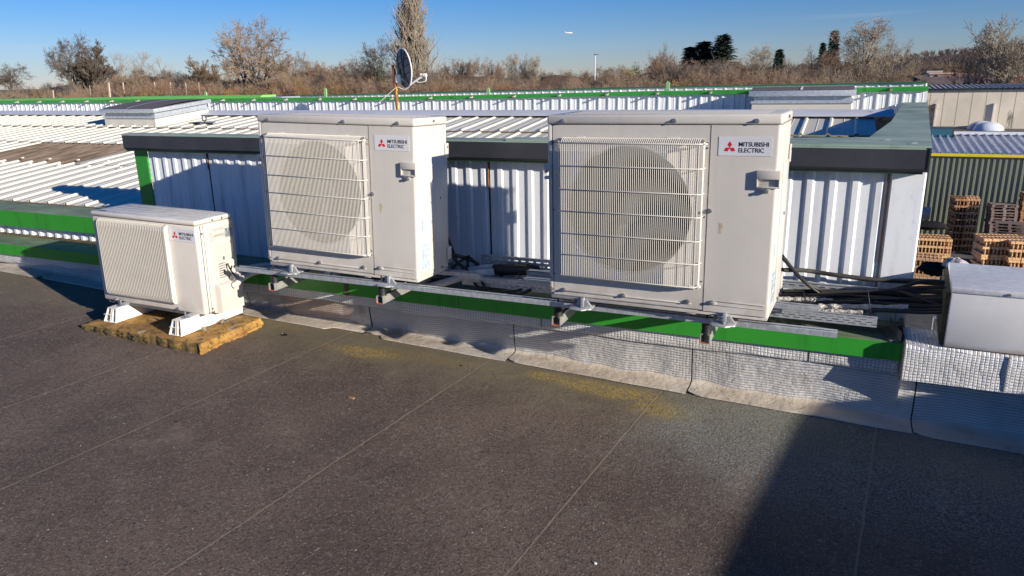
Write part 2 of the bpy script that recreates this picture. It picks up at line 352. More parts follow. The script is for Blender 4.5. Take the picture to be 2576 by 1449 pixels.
# ---- hill on the right horizon
hill_m = mat('hill_woodland_floor', (.075, .055, .05), .95, nscale=.03, namt=.4, bump=1, bscale=.2)
def hillh(X, Y):
    d = ((X - 210) / 240) ** 2 + ((Y - 760) / 170) ** 2
    d2 = ((X - 560) / 330) ** 2 + ((Y - 900) / 220) ** 2
    d3 = ((X + 60) / 300) ** 2 + ((Y - 950) / 150) ** 2
    return -6 + 21 * math.exp(-d * 1.2) + 36 * math.exp(-d2) + 12 * math.exp(-d3) + 1.2 * math.sin(X * .03) * math.sin(Y * .023)
hx = axis((-500, 1100, 16)); hy = axis((430, 1300, 20))
m = MB(); m.mesh([(x, y, hillh(x, y) if 430 < y < 1290 and -490 < x < 1090 else -9) for y in hy for x in hx], [(j * len(hx) + i, j * len(hx) + i + 1, (j + 1) * len(hx) + i + 1, (j + 1) * len(hx) + i) for j in range(len(hy) - 1) for i in range(len(hx) - 1)])
m.build('hill', hill_m, smooth=60, kind='structure')

# ---- own roof
m = MB()
NX = 90; NY = 40
vsr = []
for j in range(NY + 1):
    for i in range(NX + 1):
        X = -14 + 17.2 * i / NX; Y = -5 + 8.50 * j / NY
        vsr.append((X, Y, gz(X) + .004 * math.sin(X * 2.1 + Y) * math.sin(Y * 1.7)))
m.mesh(vsr, [(j * (NX + 1) + i, j * (NX + 1) + i + 1, (j + 1) * (NX + 1) + i + 1, (j + 1) * (NX + 1) + i) for j in range(NY) for i in range(NX)])
m.build('roof_surface', bitumen, smooth=60, kind='structure')

# ================================================================== BUILDINGS
def ribs(u0, u1, pitch, prof):  # prof: [(du, depth)...] over one pitch
    out = []; u = u0
    while u < u1:
        for du, d in prof:
            if u + du <= u1: out.append((u + du, d))
        u += pitch
    out.append((u1, prof[0][1])); return out

# ---- own building: body, green parapet, flashings
own = empty('flat_roof_building', (0, 0, 0), label='flat bitumen roofed building with green edged parapet and embossed aluminium upstand', cat='building')
m = MB(); m.box(-14, 3.2, -5, 3.60, -8, -.26); m.box(-14, .34, 3.52, 3.72, -.3, .20); m.build('wall', concrete, own)
# green coping: front lip 3.45, top z .27, back 3.76
m = MB(); xs_ = [-14, -11.2, -8.3, -5.62, -2.66, -1.92 + .03, .313]
for a, b in zip(xs_[:-1], xs_[1:]):
    m.prism([(3.455, .187), (3.453, .270), (3.64, .272), (3.79, .268), (3.79, .262), (3.64, .266), (3.459, .264), (3.461, .187)], a + .0015, b - .0015)
m.prism([(3.455, .187), (3.453, .270), (3.79, .268), (3.79, .187)], .3135, .318)
m.build('parapet_coping', green, own)
m = MB(); m.prism([(3.4505, .186), (3.4505, .271), (3.58, .2735), (3.58, .270), (3.454, .2675), (3.454, .186)], -2.665, -2.635); m.build('coping_joint', mat('rusted_joint_cover', (.10, .09, .05), .7, nscale=20, namt=.6), own)
# ribbed upstand sheets between joints (x = -14 ... 3) with overlapping lip
jt = [-3.4826, -2.5228, -1.5718, -.5963, .394, 1.38, 2.37, 3.2]
jt = [-3.4826 - .965 * k for k in range(11, 0, -1)] + jt
for a, b in zip(jt[:-1], jt[1:]):
    m = MB(); n = 26
    k0 = rnd.uniform(0, 9)
    rows = [(3.530, None, .118), (3.508, .0, .0), (3.503, .02, 0)]
    prof = []
    for q in range(12):
        t = q / 11; prof.append(t)
    vsf = []
    for i in range(n + 1):
        X = a + .003 + (b - a - .006) * i / n
        g0 = gz(X)
        e = .006 * math.sin(X * 9 + k0) + .004 * math.sin(X * 23 + k0)
        for t in prof:
            z = g0 + .012 + (.178 - g0) * t; y = 3.512 - .022 * t + e * (1 - t) * .9 - .006 * math.sin(3.14 * t)
            vsf.append((X, y, z))
    k = len(prof); m.mesh(vsf, [(i * k + j, (i + 1) * k + j, (i + 1) * k + j + 1, i * k + j + 1) for i in range(n) for j in range(k - 1)])
    m.build('upstand_sheet', foil_r, own, smooth=60)
    m = MB(); vsf = []
    for i in range(n + 1):
        X = a + .003 + (b - a - .006) * i / n; g0 = gz(X)
        e = .003 * math.sin(X * 4 + k0) + .0015 * math.sin(X * 17 + k0)
        cut = .03 * smooth(1 - (X - a) / .06) + (.045 if -2.75 < X < -2.4 else 0)
        for y, z in ((3.379 + e + cut, .003), (3.381 + e + cut, .008), (3.43, .010 + abs(e) * .6), (3.48, .011), (3.505, .016), (3.514, .03)):
            vsf.append((X, y, g0 + z))
    m.mesh(vsf, [(i * 6 + j, (i + 1) * 6 + j, (i + 1) * 6 + j + 1, i * 6 + j + 1) for i in range(n) for j in range(5)])
    m.build('flashing_flap', foil_f, own, smooth=60)
# black bitumen behind joints
for x in jt[1:-1]:
    m = MB(); m.prism([(3.40, gz(x) + .006), (3.52, gz(x) + .006), (3.498, .18), (3.50, .185), (3.53, .02), (3.53, gz(x))], x - .005, x + .006); m.build('joint_sealant', rubber, own)
# waffle strip below the green band
xs2 = [-14, -9.6, -5.31 + .7, -3.36, -1.40, -.06, .312]
for a, b in zip(xs2[:-1], xs2[1:]):
    m = MB(); n = max(3, int((b - a) / .05)); vsf = []; k0 = rnd.uniform(0, 9)
    for i in range(n + 1):
        X = a + .004 + (b - a - .008) * i / n; low = .122 + .006 * math.sin(X * 4 + k0) + .003 * math.sin(X * 15)
        e = .003 * math.sin(X * 12 + k0)
        for y, z in ((3.478 + e, low - .001), (3.473 + e, low + .004), (3.476, .15), (3.474, .196)): vsf.append((X, y, z))
    m.mesh(vsf, [(i * 4 + j, (i + 1) * 4 + j, (i + 1) * 4 + j + 1, i * 4 + j + 1) for i in range(n) for j in range(3)])
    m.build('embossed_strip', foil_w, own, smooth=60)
# membrane-covered kerb to the right of the green coping (carries the white box)
m = MB()
def kerb(y0, y1, zt, x0, x1):
    n = 30; vsf = []
    for i in range(n + 1):
        X = x0 + (x1 - x0) * i / n; e = .003 * math.sin(X * 17) + .003 * math.sin(X * 7 + 2)
        for y, z in ((3.405 + e, .118 + .008 * math.sin(X * 3)), (3.398 + e, .125), (3.402, .2), (3.400, .276 + e), (3.412, .291), (3.50, .293), (3.625, .293), (3.635, .285), (3.635, -.3)): vsf.append((X, y, z))
    return vsf, n
vsf, n = kerb(0, 0, 0, .324, 3.2); kk = 9
m.mesh(vsf, [(i * kk + j, (i + 1) * kk + j, (i + 1) * kk + j + 1, i * kk + j + 1) for i in range(n) for j in range(kk - 1)])
m.mesh(vsf[:kk], [tuple(range(kk))])
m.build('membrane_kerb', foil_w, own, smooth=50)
m = MB(); m.prism([(3.455, .10), (3.453, .268), (3.50, .285), (3.79, .29), (3.79, .10)], .319, .334); m.build('sealant_edge', mat('tan_sealant', (.42, .30, .18), .9, nscale=40, namt=.5, bump=.6, bscale=120), own, bevel=.002)
m = MB(); m.box(.70, .712, 3.394, 3.3985, .13, .285); m.build('strip_lap', foil_w, own)

# ---- taller wall off to the right, whose shadow falls on the roof
m = MB()
pts = [(3.0 + .145 * (3.1 - 3.1), 3.1 + .6), (3.0 + .145 * (-8.1), -5), (3.2 + .145 * (-8.1), -5), (3.2, 3.7)]
m.prism([(3.0 + .145 * (y - 3.1) + o, y) for y, o in ((3.35, 0), (-6, 0), (-6, .25), (3.35, .25))], -.35, .785, 'z')
m.build('parapet_wall', mat('rendered_wall', (.55, .52, .47), .85, nscale=3, namt=.15), label='rendered parapet wall beyond the right edge of the dark roof', cat='wall')

# ---- warehouse behind (white ribbed wall, dark coping, white roof, ridges)
wh = empty('warehouse', (0, 3.8, 0), label='low warehouse with white ribbed walls, anthracite coping and off white metal roof', cat='warehouse')
def W(mb, name, m_, **k):
    o = mb.build(name, m_, **k); o.parent = wh; o.matrix_parent_inverse = Matrix.Translation((0, -3.8, 0)); return o
PR = [(0, 0), (.040, 0), (.046, .0), (.054, .012), (.070, .012), (.080, 0)]
prof1 = [(0, .0), (.030, .0), (.036, .014), (.062, .014), (.069, .0)]
def wallsheet(x0, x1, y, z0, z1, pitch, pr, mb):
    p_ = ribs(x0, x1, pitch, pr); mb.sheet(p_, lambda q, e: (q[0], y - q[1], z1 if e else z0))
pr = [(0, 0), (.045, 0), (.051, .013), (.073, .013), (.080, 0)]
edges = [-4.56, -3.985, -2.9, -1.840, -.80, .208]
for a, b in zip(edges[:-1], edges[1:]):
    mb = MB(); n = max(1, round((b - a - .01) / .098)); pt = (b - a - .01) / n
    wallsheet(a + .001, b - .009, 3.8, -.2 if b > 0 else .20, .992, pt, [(0, 0), (pt * .42, 0), (pt * .53, .0085), (pt * .78, .0085), (pt * .89, 0)], mb)
    W(mb, 'wall_panel', wallw, smooth=20)
jm_ = mat('dark_joint', (.05, .04, .03), .8, nscale=16, namt=.5)
for x in edges[1:-1]:
    mb = MB(); mb.box(x - .010, x + .001, 3.799, 3.81, -.2, .985); W(mb, 'wall_joint', jm_)
mb = MB(); mb.box(.196, .207, 3.799, 3.81, -.2, .985); W(mb, 'wall_joint', mat('grey_joint', (.34, .31, .28), .8))
for a, b in ((-1.848, .80), (.194, .55), (-3.992, .86)):
    mb = MB(); mb.box(a, a + .0025, 3.789, 3.7985, b, .985); W(mb, 'rust_streak', joint_m)
mb = MB(); mb.prism([(.207, 3.800), (.215, 3.785), (.345, 3.785), (.352, 3.79), (.36, 3.9), (.67, 8), (.675, 9), (1.3, 17), (1.2, 17), (.5, 8), (.2, 3.9)], -8, .99, 'z'); W(mb, 'corner_trim', wallw)
mb = MB(); mb.prism([(-4.683, 3.787), (-4.563, 3.787), (-4.563, 3.80), (-4.671, 3.80), (-4.671, 3.86), (-4.683, 3.86)], .20, .99, 'z'); W(mb, 'corner_trim', mat('green_corner', (.035, .27, .04), .4, nscale=3, namt=.2))
mb = MB(); mb.box(-4.70, .33, 3.74, 3.83, .975, 1.0); W(mb, 'soffit', dgreen)
# dark fascia + patina coping of tall part
mb = MB(); mb.c = 0
for a, b in ((-4.70, -2.2), (-2.198, .348)): mb.prism([(3.735, .985), (3.72, 1.000), (3.720, 1.088), (3.724, 1.089), (3.724, 1.002), (3.735, .99)], a, b)
W(mb, 'fascia', dkfas)
mb = MB(); mb.prism([(3.719, 1.086), (3.719, 1.093), (3.80, 1.098), (3.865, 1.096), (3.865, 1.0), (3.855, 1.0), (3.855, 1.09), (3.73, 1.086)], -4.703, .33)
mb.prism([(.350, 3.717), (.477, 5.399), (.659, 7.752), (1.093, 13.656), (1.36, 17.2), (1.15, 17.2), (.70, 10.95), (.432, 7.762), (.271, 5.606), (.11, 4.18), (-.6, 3.97), (-1.7, 3.865), (-1.7, 3.72)], 1.094, 1.103, 'z')
W(mb, 'coping', green_mat('patina_top', (.33, .43, .36), (.30, .40, .33)))
mb = MB(); mb.prism([(.351, 3.716), (.478, 5.399), (.660, 7.752), (1.36, 17.2), (1.352, 17.2), (.652, 7.752), (.470, 5.399), (.344, 3.716)], .985, 1.0895, 'z'); W(mb, 'side_fascia', dkfas)
mb = MB(); mb.prism([(.155, 4.35), (.285, 5.6), (.445, 7.76), (.71, 10.95), (1.16, 17.2), (1.18, 17.2), (.73, 10.95), (.465, 7.76), (.305, 5.6), (.175, 4.35)], .3, 1.0895, 'z'); W(mb, 'inner_parapet', wallw)
mb = MB()
for q in ((3290, 605), (3395, 612)): 
    p_ = PZ(q[0] / 1.0 * .6389, 0, 1.1) if 0 else None
for (px, py) in ((2231, 353), (2300, 362)):
    c = PZ(px, py, 1.1035); mb.prism([(c.x - .018, 1.1035), (c.x + .018, 1.1035), (c.x + .006, 1.112), (c.x - .004, 1.112)], c.y - .008, c.y + .008, 'y'); W(mb, 'coping_clip', galv); mb = MB()
mb = MB()
for (px, py) in ((2266, 253), (2306, 237), (2311, 228), (2287, 239), (2306, 252), (2252, 267)):
    c = PZ(px, py, 1.104); mb.tube([c, c + Vector((0, 0, .012))], .008, 6)
W(mb, 'coping_screw', screw_m)
# roof plane
def rz(Y): return .50 + .1235 * (Y - 4)
ppr = [(0, 0), (.080, 0), (.086, .003), (.092, 0), (.176, 0), (.190, .017), (.206, .017), (.220, 0)]
def roofsheet(mb, x0, x1, Y0, Y1, lift=0, x1b=None):
    p_ = ribs(x0, x1, .226, ppr)
    def e(q, k):
        Y = Y1 if k else Y0
        return (q[0], Y, rz(Y) + q[1] + (lift if not k else .0))
    mb.sheet(p_, e)
segs = [(3.96, 5.22, 0), (5.20, 6.12, .006), (6.10, 7.08, .012), (7.06, 8.05, .018)]
for Y0, Y1, lf in segs:
    mb = MB(); xr = .24
    if Y0 == 5.20: roofsheet(mb, -27.007 + .226 * 87, xr, Y0, Y1, lf); roofsheet(mb, -27.007, -27.007 + .226 * 79 - .01, Y0, Y1, lf)
    else: roofsheet(mb, -27.007, xr, Y0, Y1, lf)
    W(mb, 'roof', roofw, smooth=20)
mb = MB(); p_ = ribs(-9.25, -7.20, .113, [(0, 0), (.02, .010), (.056, .022), (.092, .010)]); mb.sheet(p_, lambda q, k: (q[0], 6.14 if k else 5.17, rz(6.14 if k else 5.17) - .012 + q[1])); W(mb, 'translucent_roof_panel', roofb, smooth=60)
fx0 = None; fcap = mat('cap_white', (.6, .58, .52), .6); nfx = 0
for Y in (5.05, 5.27, 6.22, 7.18):
    for i in range(120):
        X = -27.007 + .226 * i + .198
        if X > .1 or X < -11.8 or nfx >= 99: continue
        if i % 2 == (0 if Y != 6.22 else 1):
            nfx += 1
            if fx0 is None:
                mb = MB(); mb.box(-.012, .012, -.012, .012, 0, .013); fx0 = W(mb, 'roof_fixing', fcap); o = fx0
            else: o = fx0.copy(); COL.objects.link(o)
            o.location = (X, Y, rz(Y) + .017 + .006)
# ridge
mb = MB(); mb.prism([(7.90, rz(7.90) + .034), (8.13, 1.068), (8.40, 1.035), (8.40, 1.03), (8.13, 1.062), (7.90, rz(7.9) + .030)], -27, .40); W(mb, 'ridge_flashing', ridge_m)
mb = MB(); p_ = ribs(-27, .5, .226, ppr); mb.sheet(p_, lambda q, k: (q[0], 9.02 if k else 8.2, (.90 if k else 1.02) + q[1])); W(mb, 'roof', roofw, smooth=20)
# second wall above ridge, slightly rising to the right
def lerp_t(tab):
    def f(X):
        for (a, za), (b, zb_) in zip(tab[:-1], tab[1:]):
            if X <= b: return za + (zb_ - za) * (X - a) / (b - a)
        return tab[-1][1]
    return f
T1 = [(-26, 1.195), (-14.4, 1.204), (-10.2, 1.208), (-5.8, 1.208), (-3.9, 1.226), (-2.2, 1.243), (-.3, 1.254), (.74, 1.262)]; zt1 = lerp_t(T1)
def farwall(Y, x0, x1, zlow, ztop, pitch, band, depth, mname, gm, knots, wm=farw):
    mb = MB(); p_ = ribs(x0, x1, pitch, [(0, 0), (pitch * .30, 0), (pitch * .34, .003), (pitch * .38, 0), (pitch * .74, 0), (pitch * .80, .012), (pitch * .92, .012), (pitch * .98, 0)])
    mb.sheet(p_, lambda q, k: (q[0], Y - q[1], (ztop(q[0]) - band * .3) if k else zlow)); W(mb, 'upper_wall', wm, smooth=20)
    mb = MB(); y0 = Y - .045; vs_ = []; kx = [k for k in knots]
    for X in kx:
        zt = ztop(X); vs_ += [(X, y0 + .008, zt - band), (X, y0, zt - .004), (X, y0 + .03, zt + .002), (X, y0 + depth, zt + .004), (X, y0 + depth, zt - band)]
    fs = []
    for q in range(len(kx) - 1): fs += [(5 * q + i, 5 * q + (i + 1) % 5, 5 * q + 5 + (i + 1) % 5, 5 * q + 5 + i) for i in range(5)]
    n_ = 5 * (len(kx) - 1); mb.mesh(vs_, fs + [(4, 3, 2, 1, 0), (n_, n_ + 1, n_ + 2, n_ + 3, n_ + 4)]); W(mb, mname, gm)
farwall(9.0, -26, .74, .80, zt1, .124, .044, .14, 'upper_coping', greend, [t[0] for t in T1])
mb = MB(); vs_ = []
for X, z in ((-26, 1.19), (-15.4, 1.222), (-10.9, 1.243), (-8.7, 1.243)): vs_ += [(X, 9.5, z - .045), (X, 9.58, z), (X, 9.9, z), (X, 9.9, z - .2), (X, 9.5, z - .2)]
mb.mesh(vs_, [(5 * q + i, 5 * q + (i + 1) % 5, 5 * q + 5 + (i + 1) % 5, 5 * q + 5 + i) for q in range(3) for i in range(5)] + [(15, 16, 17, 18, 19)]); W(mb, 'sunlit_green_verge', mat('sunlit_green_verge', (.20, .62, .08), .4, nscale=2, namt=.12))  # brighter green than the other copings: sunlight on the slope put into the colour
mb = MB(); mb.box(-8.69, -8.2, 9.45, 9.9, 1.0, 1.215); W(mb, 'grey_verge_end', galv)
x = -25.65; bgm_ = mat('bracket_grey', (.35, .34, .31), .6)
while x < .4:
    mb = MB(); z = zt1(x) - .028; mb.box(x - .011, x + .011, 8.885, 8.985, z - .006, z + .008)
    z = zt1(x) - .030; mb.mesh([(x - .012, 8.955, z + .024), (x + .012, 8.955, z + .024), (x + .012, 8.985, z - .02), (x - .012, 8.985, z - .02), (x - .012, 8.915, z + .02), (x + .012, 8.915, z + .02)], [(0, 1, 5, 4), (3, 2, 5, 4), (0, 4, 3), (1, 2, 5), (0, 3, 2, 1)]); x += .62
    if x > -14.5: W(mb, 'coping_bracket', bgm_)
# far saw-tooth band
T2 = [(-13.5, 1.10), (-10.2, 1.134), (-3.9, 1.196), (-.5, 1.208), (1.28, 1.220)]; zt2 = lerp_t(T2)
farwall(15.9, -13.5, 1.28, .80, zt2, .20, .022, .5, 'far_coping', mat('dark_green_coping', (.025, .16, .05), .5), [t[0] for t in T2])
mb = MB(); mb.mesh([(-27, 9.6, .9), (.7, 9.6, .95), (1.15, 15.9, .90), (-30, 15.9, .8)], [(0, 1, 2, 3)]); W(mb, 'rear_roof', roofw)
for (px, py0, py1) in ((516, 231, 247), (817, 222, 237), (1228, 222, 236), (1680, 205, 222)):
    a = P(px, py1, 15.2); b = P(px, py0, 15.2); mb = MB(); mb.prism([(a.x - .035, a.z - .1), (a.x + .035, a.z - .1), (b.x + .03, b.z - .02), (b.x - .01, b.z + .01), (b.x - .035, b.z - .03)], 15.2, 15.24, 'y')
    W(mb, 'ridge_stop', mat('pale_green_stop', (.22, .42, .18), .6))
# lower wall on the left with green edged roof
mb = MB(); wallsheet(-14, -4.69, 3.745, .25, .37, .1, [(0, 0), (.045, 0), (.051, .013), (.078, .013), (.086, 0)], mb); W(mb, 'low_wall', wallw, smooth=20)
mb = MB(); mb.prism([(3.69, .350), (3.682, .476), (3.70, .482), (3.96, .486), (3.96, .40), (3.95, .40), (3.95, .478), (3.69, .474), (3.70, .350)], -14, -4.685); W(mb, 'low_coping', green)
mb = MB(); mb.box(-14, -4.69, 3.69, 3.75, .268, .278); W(mb, 'moss_line', mat('moss', (.14, .10, .04), .95, nscale=12, namt=.6, bump=1, bscale=60))
# ---- roof lights
def skylight(x0, x1, y0, y1, zf, zb, lidh, curbz, name):
    r = empty(name, ((x0 + x1) / 2, y0, rz(y0)), label=None)
    r.parent = wh; r.matrix_parent_inverse = Matrix.Translation((0, -3.8, 0))
    def L(mb, n_, m_, **k):
        o = mb.build(n_, m_, **k); o.parent = r; o.location = (-(x0 + x1) / 2, -y0, -rz(y0)); return o
    sl = (zb - zf) / (y1 - y0)
    def prismY(mb, xa, xb, dz0, dz1, ins):
        ya, yb = y0 + ins, y1 - ins; f = lambda y: zf + sl * (y - y0)
        vs_ = [(x, y, f(y) + d) for x in (xa + ins, xb - ins) for y in (ya, yb) for d in (dz0, dz1)]
        mb.mesh(vs_, [(0, 1, 3, 2), (4, 6, 7, 5), (0, 4, 5, 1), (2, 3, 7, 6), (0, 2, 6, 4), (1, 5, 7, 3)])
    mb = MB(); prismY(mb, x0, x1, -lidh, 0, 0); L(mb, 'lid_frame', galv, bevel=.004)
    mb = MB(); prismY(mb, x0, x1, -.20, -lidh - .001, .05); L(mb, 'curb', mat('galv_curb', (.5, .54, .56), .5, .5, nscale=20, namt=.3))
    mb = MB(); prismY(mb, x0, x1, -lidh - .075, -lidh - .050, .022); L(mb, 'curb_rail', galv)
    mb = MB(); prismY(mb, x0, x1, -.32, -.135, .035); L(mb, 'curb_skirt', roofw)
    mb = MB(); n = 12; vs_ = []
    for i in range(n + 1):
        for j in range(n + 1):
            u, v_ = i / n, j / n; X = x0 + .02 + (x1 - x0 - .04) * u; Y = y0 + .02 + (y1 - y0 - .04) * v_
            vs_.append((X, Y, zf + sl * (Y - y0) + .003 + .022 * math.sin(3.14159 * v_) ** .7 * (1 if 0 < v_ < 1 else 0)))
    mb.mesh(vs_, [(i * (n + 1) + j, (i + 1) * (n + 1) + j, (i + 1) * (n + 1) + j + 1, i * (n + 1) + j + 1) for i in range(n) for j in range(n)])
    L(mb, 'lid_cover', mat('brown_polycarbonate', (.12, .105, .10), .75, nscale=3, namt=.2), smooth=60)
    mb = MB(); vs_ = []
    xm = x0 + (x1 - x0) * .5
    for j in range(n + 1):
        v_ = j / n; Y = y0 + .02 + (y1 - y0 - .04) * v_; z = zf + sl * (Y - y0) + .008 + .022 * math.sin(3.14159 * v_) ** .7 * (1 if 0 < v_ < 1 else 0)
        vs_ += [(xm - .012, Y, z), (xm + .012, Y, z)]
    mb.mesh(vs_, [(2 * j, 2 * j + 1, 2 * j + 3, 2 * j + 2) for j in range(n)]); L(mb, 'cover_strip', pvc)
    return r
skylight(-9.33, -8.30, 7.1, 8.1, 1.128, 1.224, .05, 0, 'roof_hatch')
skylight(-.995, .058, 8.5, 9.0 - .07, 1.245, 1.262, .058, 0, 'roof_hatch')
# safety anchor
an = empty('roof_anchor', (-7.67, 7.30, rz(7.3)), label='small dark metal ring anchor bolted to the white roof sheets beside the roof hatch', cat='roof anchor')
m = MB(); m.box(-.20, .16, -.05, .05, .034, .044); m.build('base_plate', dark, an)
m = MB(); m.tube([(.03 + .035 * math.cos(a / 16 * 6.283), 0, .095 + .035 * math.sin(a / 16 * 6.283)) for a in range(17)], .009, 6); m.tube([(.03, 0, .04), (.03, 0, .065)], .012, 6); m.build('ring', screw_m, an)
m = MB(); m.box(.08, .26, -.04, .04, .045, .06); m.build('flap', mat('grey_cloth', (.4, .42, .45), .7), an)
# ================================================================== SATELLITE DISH
dish = empty('satellite_dish', (-5.255, 8.2, 1.04), label='dark backed satellite dish with white rim on a rusty yellow stained pole', cat='satellite dish')
D0 = Vector((-5.255, 8.2, 1.04))
rust = mat('rusty_pole', (.26, .085, .03), .8, nscale=12, namt=.5, bump=.4, bscale=80)
g = G(rust); v, x, y, z = g.xyz(); nn = g.noise(v, 8, 5); f_ = g.m('MULTIPLY', g.ss(nn, .47, .53), g.ss(x, .003, .012))
rc_ = [n_ for n_ in rust.node_tree.nodes if n_.bl_idname == 'ShaderNodeValToRGB'][0]; g.l(g.mix(f_, rc_.outputs[0], (.62, .58, .10)), g.p.inputs['Base Color'])
m = MB(); m.tube([(0, 0, -.06), (-.02, 0, .535)], .023, 14); m.box(-.045, -.02, -.01, .01, .53, .575); m.build('mast', rust, dish, smooth=40)
cen = Vector((-5.128, 8.2, 1.572)) - D0; nrm = Vector((.55, .835, .06)).normalized()
# long axis leaning
upv = Vector((-.085, 0, .23)).normalized(); upv = (upv - nrm * upv.dot(nrm)).normalized(); sd = nrm.cross(upv)
m = MB(); n = 28; rings = []
vs_ = []
NR = 7
for k in range(NR + 1):
    r_ = k / NR
    for j in range(n): a = 6.28318 * j / n; q = cen + (upv * math.cos(a) * .240 + sd * math.sin(a) * .218) * r_ - nrm * .035 * (1 - r_ * r_); vs_.append(q)
fs = [(k * n + j, k * n + (j + 1) % n, (k + 1) * n + (j + 1) % n, (k + 1) * n + j) for k in range(NR) for j in range(n)]
m.mesh(vs_, fs); m.mesh([q + nrm * .004 for q in vs_], [tuple(reversed(f)) for f in fs]); m.build('reflector', mat('dish_grey', (.10, .11, .13), .5), dish, smooth=50)
m = MB(); m.tube([cen + upv * math.cos(a / 40 * 6.28318) * .241 + sd * math.sin(a / 40 * 6.28318) * .219 for a in range(41)], .008, 6); m.build('rim', pvc, dish, smooth=50)
m = MB()
def dp(a, b): r2 = a * a + b * b; return cen + upv * a * .24 + sd * b * .218 - nrm * (.035 * (1 - r2) + .004)
for a in (-.75, -.4, -.05, .3, .62):
    w_ = math.sqrt(1 - a * a) * .98; m.tube([dp(a, w_ * t / 6) for t in range(-6, 7)], .0035, 4)
for b in (-.35, .25): m.tube([dp(.9 * t / 6, b) for t in range(-6, 7)], .005, 4)
m.tube([dp(.7 - 1.3 * t / 6, .65 - .6 * t / 6) for t in range(7)], .006, 4); m.tube([dp(.0 - .75 * t / 6, -.1 - .5 * t / 6) for t in range(7)], .005, 4)
m.build('back_rib', dark, dish)
bk = mat('dish_bracket_white', (.62, .64, .64), .4, nscale=20, namt=.1)
a0 = dp(-.35, .15); m = MB(); m.box(.015, .085, -.03, .03, .36, .455); m.box(-.07, .02, -.004, .004, .39, .40)
bot = Vector((-5.079, 8.2, 1.357)) - D0; m.tube([(.07, 0, .43), bot + Vector((0, 0, .01))], .010, 6); m.build('mount_bracket', bk, dish)
lnb = Vector((-4.855, 8.22, 1.485)) - D0
m = MB(); m.tube([bot, bot + (lnb - bot) * .80, lnb + Vector((-.03, 0, -.03))], .012, 8); m.build('feed_arm', bk, dish, smooth=40)
m = MB(); m.tube([lnb + Vector((-.045, 0, .005)), lnb + Vector((-.012, 0, .0))], .018, 10); m.tube([lnb + Vector((.0, 0, 0)), lnb + Vector((.035, 0, -.003))], .023, 10); m.tube(bez([lnb + Vector((.03, 0, -.01)), lnb + Vector((.02, 0, -.07)), lnb + Vector((-.08, 0, -.085)), lnb + Vector((-.12, 0, -.06))]), .006, 6); m.build('receiver', pvc, dish, smooth=50)
m = MB(); wr = lambda px, py: P(px, py, 8.16)
m.tube(bez([wr(*zz(a, b, (1500, 150, 1750, 480), 1098)) for a, b in ((470, 850), (430, 885), (370, 880), (300, 848), (250, 865), (150, 950), (0, 1085), (-160, 1190), (-260, 1235))]), .0045, 6)
m.build('antenna_cable', pvc, smooth=60, label='thin white antenna cable sagging from the satellite dish down to the roof', cat='cable')

# ================================================================== OUTDOOR UNITS
def plate_hole(mb, x0, x1, z0, z1, cx, cz, r, y, yb, n=72):
    ang = sorted(set([6.283185 * i / n for i in range(n)] + [math.atan2(z - cz, x - cx) % 6.283185 for x in (x0, x1) for z in (z0, z1)]))
    inn, outp = [], []
    for a in ang:
        c, s = math.cos(a), math.sin(a); t = min(((x1 - cx) / c if c > 1e-9 else (x0 - cx) / c if c < -1e-9 else 1e9), ((z1 - cz) / s if s > 1e-9 else (z0 - cz) / s if s < -1e-9 else 1e9))
        inn.append((cx + r * c, y, cz + r * s)); outp.append((cx + t * c, y, cz + t * s))
    k = len(ang); mb.mesh(inn + outp, [(i, (i + 1) % k, k + (i + 1) % k, k + i) for i in range(k)])
    mb.mesh([(p[0], y, p[2]) for p in inn] + [(cx + (p[0] - cx) * .975, yb, cz + (p[2] - cz) * .975) for p in inn], [(i, (i + 1) % k, k + (i + 1) % k, k + i) for i in range(k)])
def screw(mb, x, z, y=0, r=.0065, l=.010):
    mb.tube([(x, y + .001, z), (x, y - .003, z)], r * 1.5, 10); mb.tube([(x, y - .003, z), (x, y - l, z)], r, 6)
def badge(parent, x0, x1, z0, z1, y, nm='maker_sticker'):
    mb = MB(); mb.box(x0, x1, y - .0012, y - .0002, z0, z1); s = mb.build(nm, stick, parent)
    H = z1 - z0; Wd = x1 - x0; mb = MB(); cx = x0 + Wd * .215; cz = z0 + H * .42; a = H * .34
    yy_ = y - .0018
    for ang in (90, 210, 330):
        c, s_ = math.cos(R(ang)), math.sin(R(ang)); d = Vector((c, s_)); pe = Vector((-s_, c)); o = Vector((cx, cz))
        q = [o, o + d * a * .866 * .58 + pe * a * .29 * 1.15, o + d * a * 1.0, o + d * a * .866 * .58 - pe * a * .29 * 1.15]
        q = [o + (k - o) * 1.0 for k in q]
        mb.mesh([(k[0], yy_, k[1]) for k in q] + [(k[0], y - .001, k[1]) for k in q], [(0, 1, 2, 3), (0, 1, 5, 4), (1, 2, 6, 5), (2, 3, 7, 6), (3, 0, 4, 7)])
    mb.build('emblem', red, s)
    for body, zr in (('MITSUBISHI', .50), ('ELECTRIC', .19)):
        o, w = text(body, H * .325, 'lettering', black, s, (x0 + Wd * .385, y - .0014, z0 + H * zr), (R(90), 0, 0), 1.0, H * .003)
        tgt = Wd * (.555 if body[0] == 'M' else .475); o.scale = (tgt / w, 1, 1)
    return s
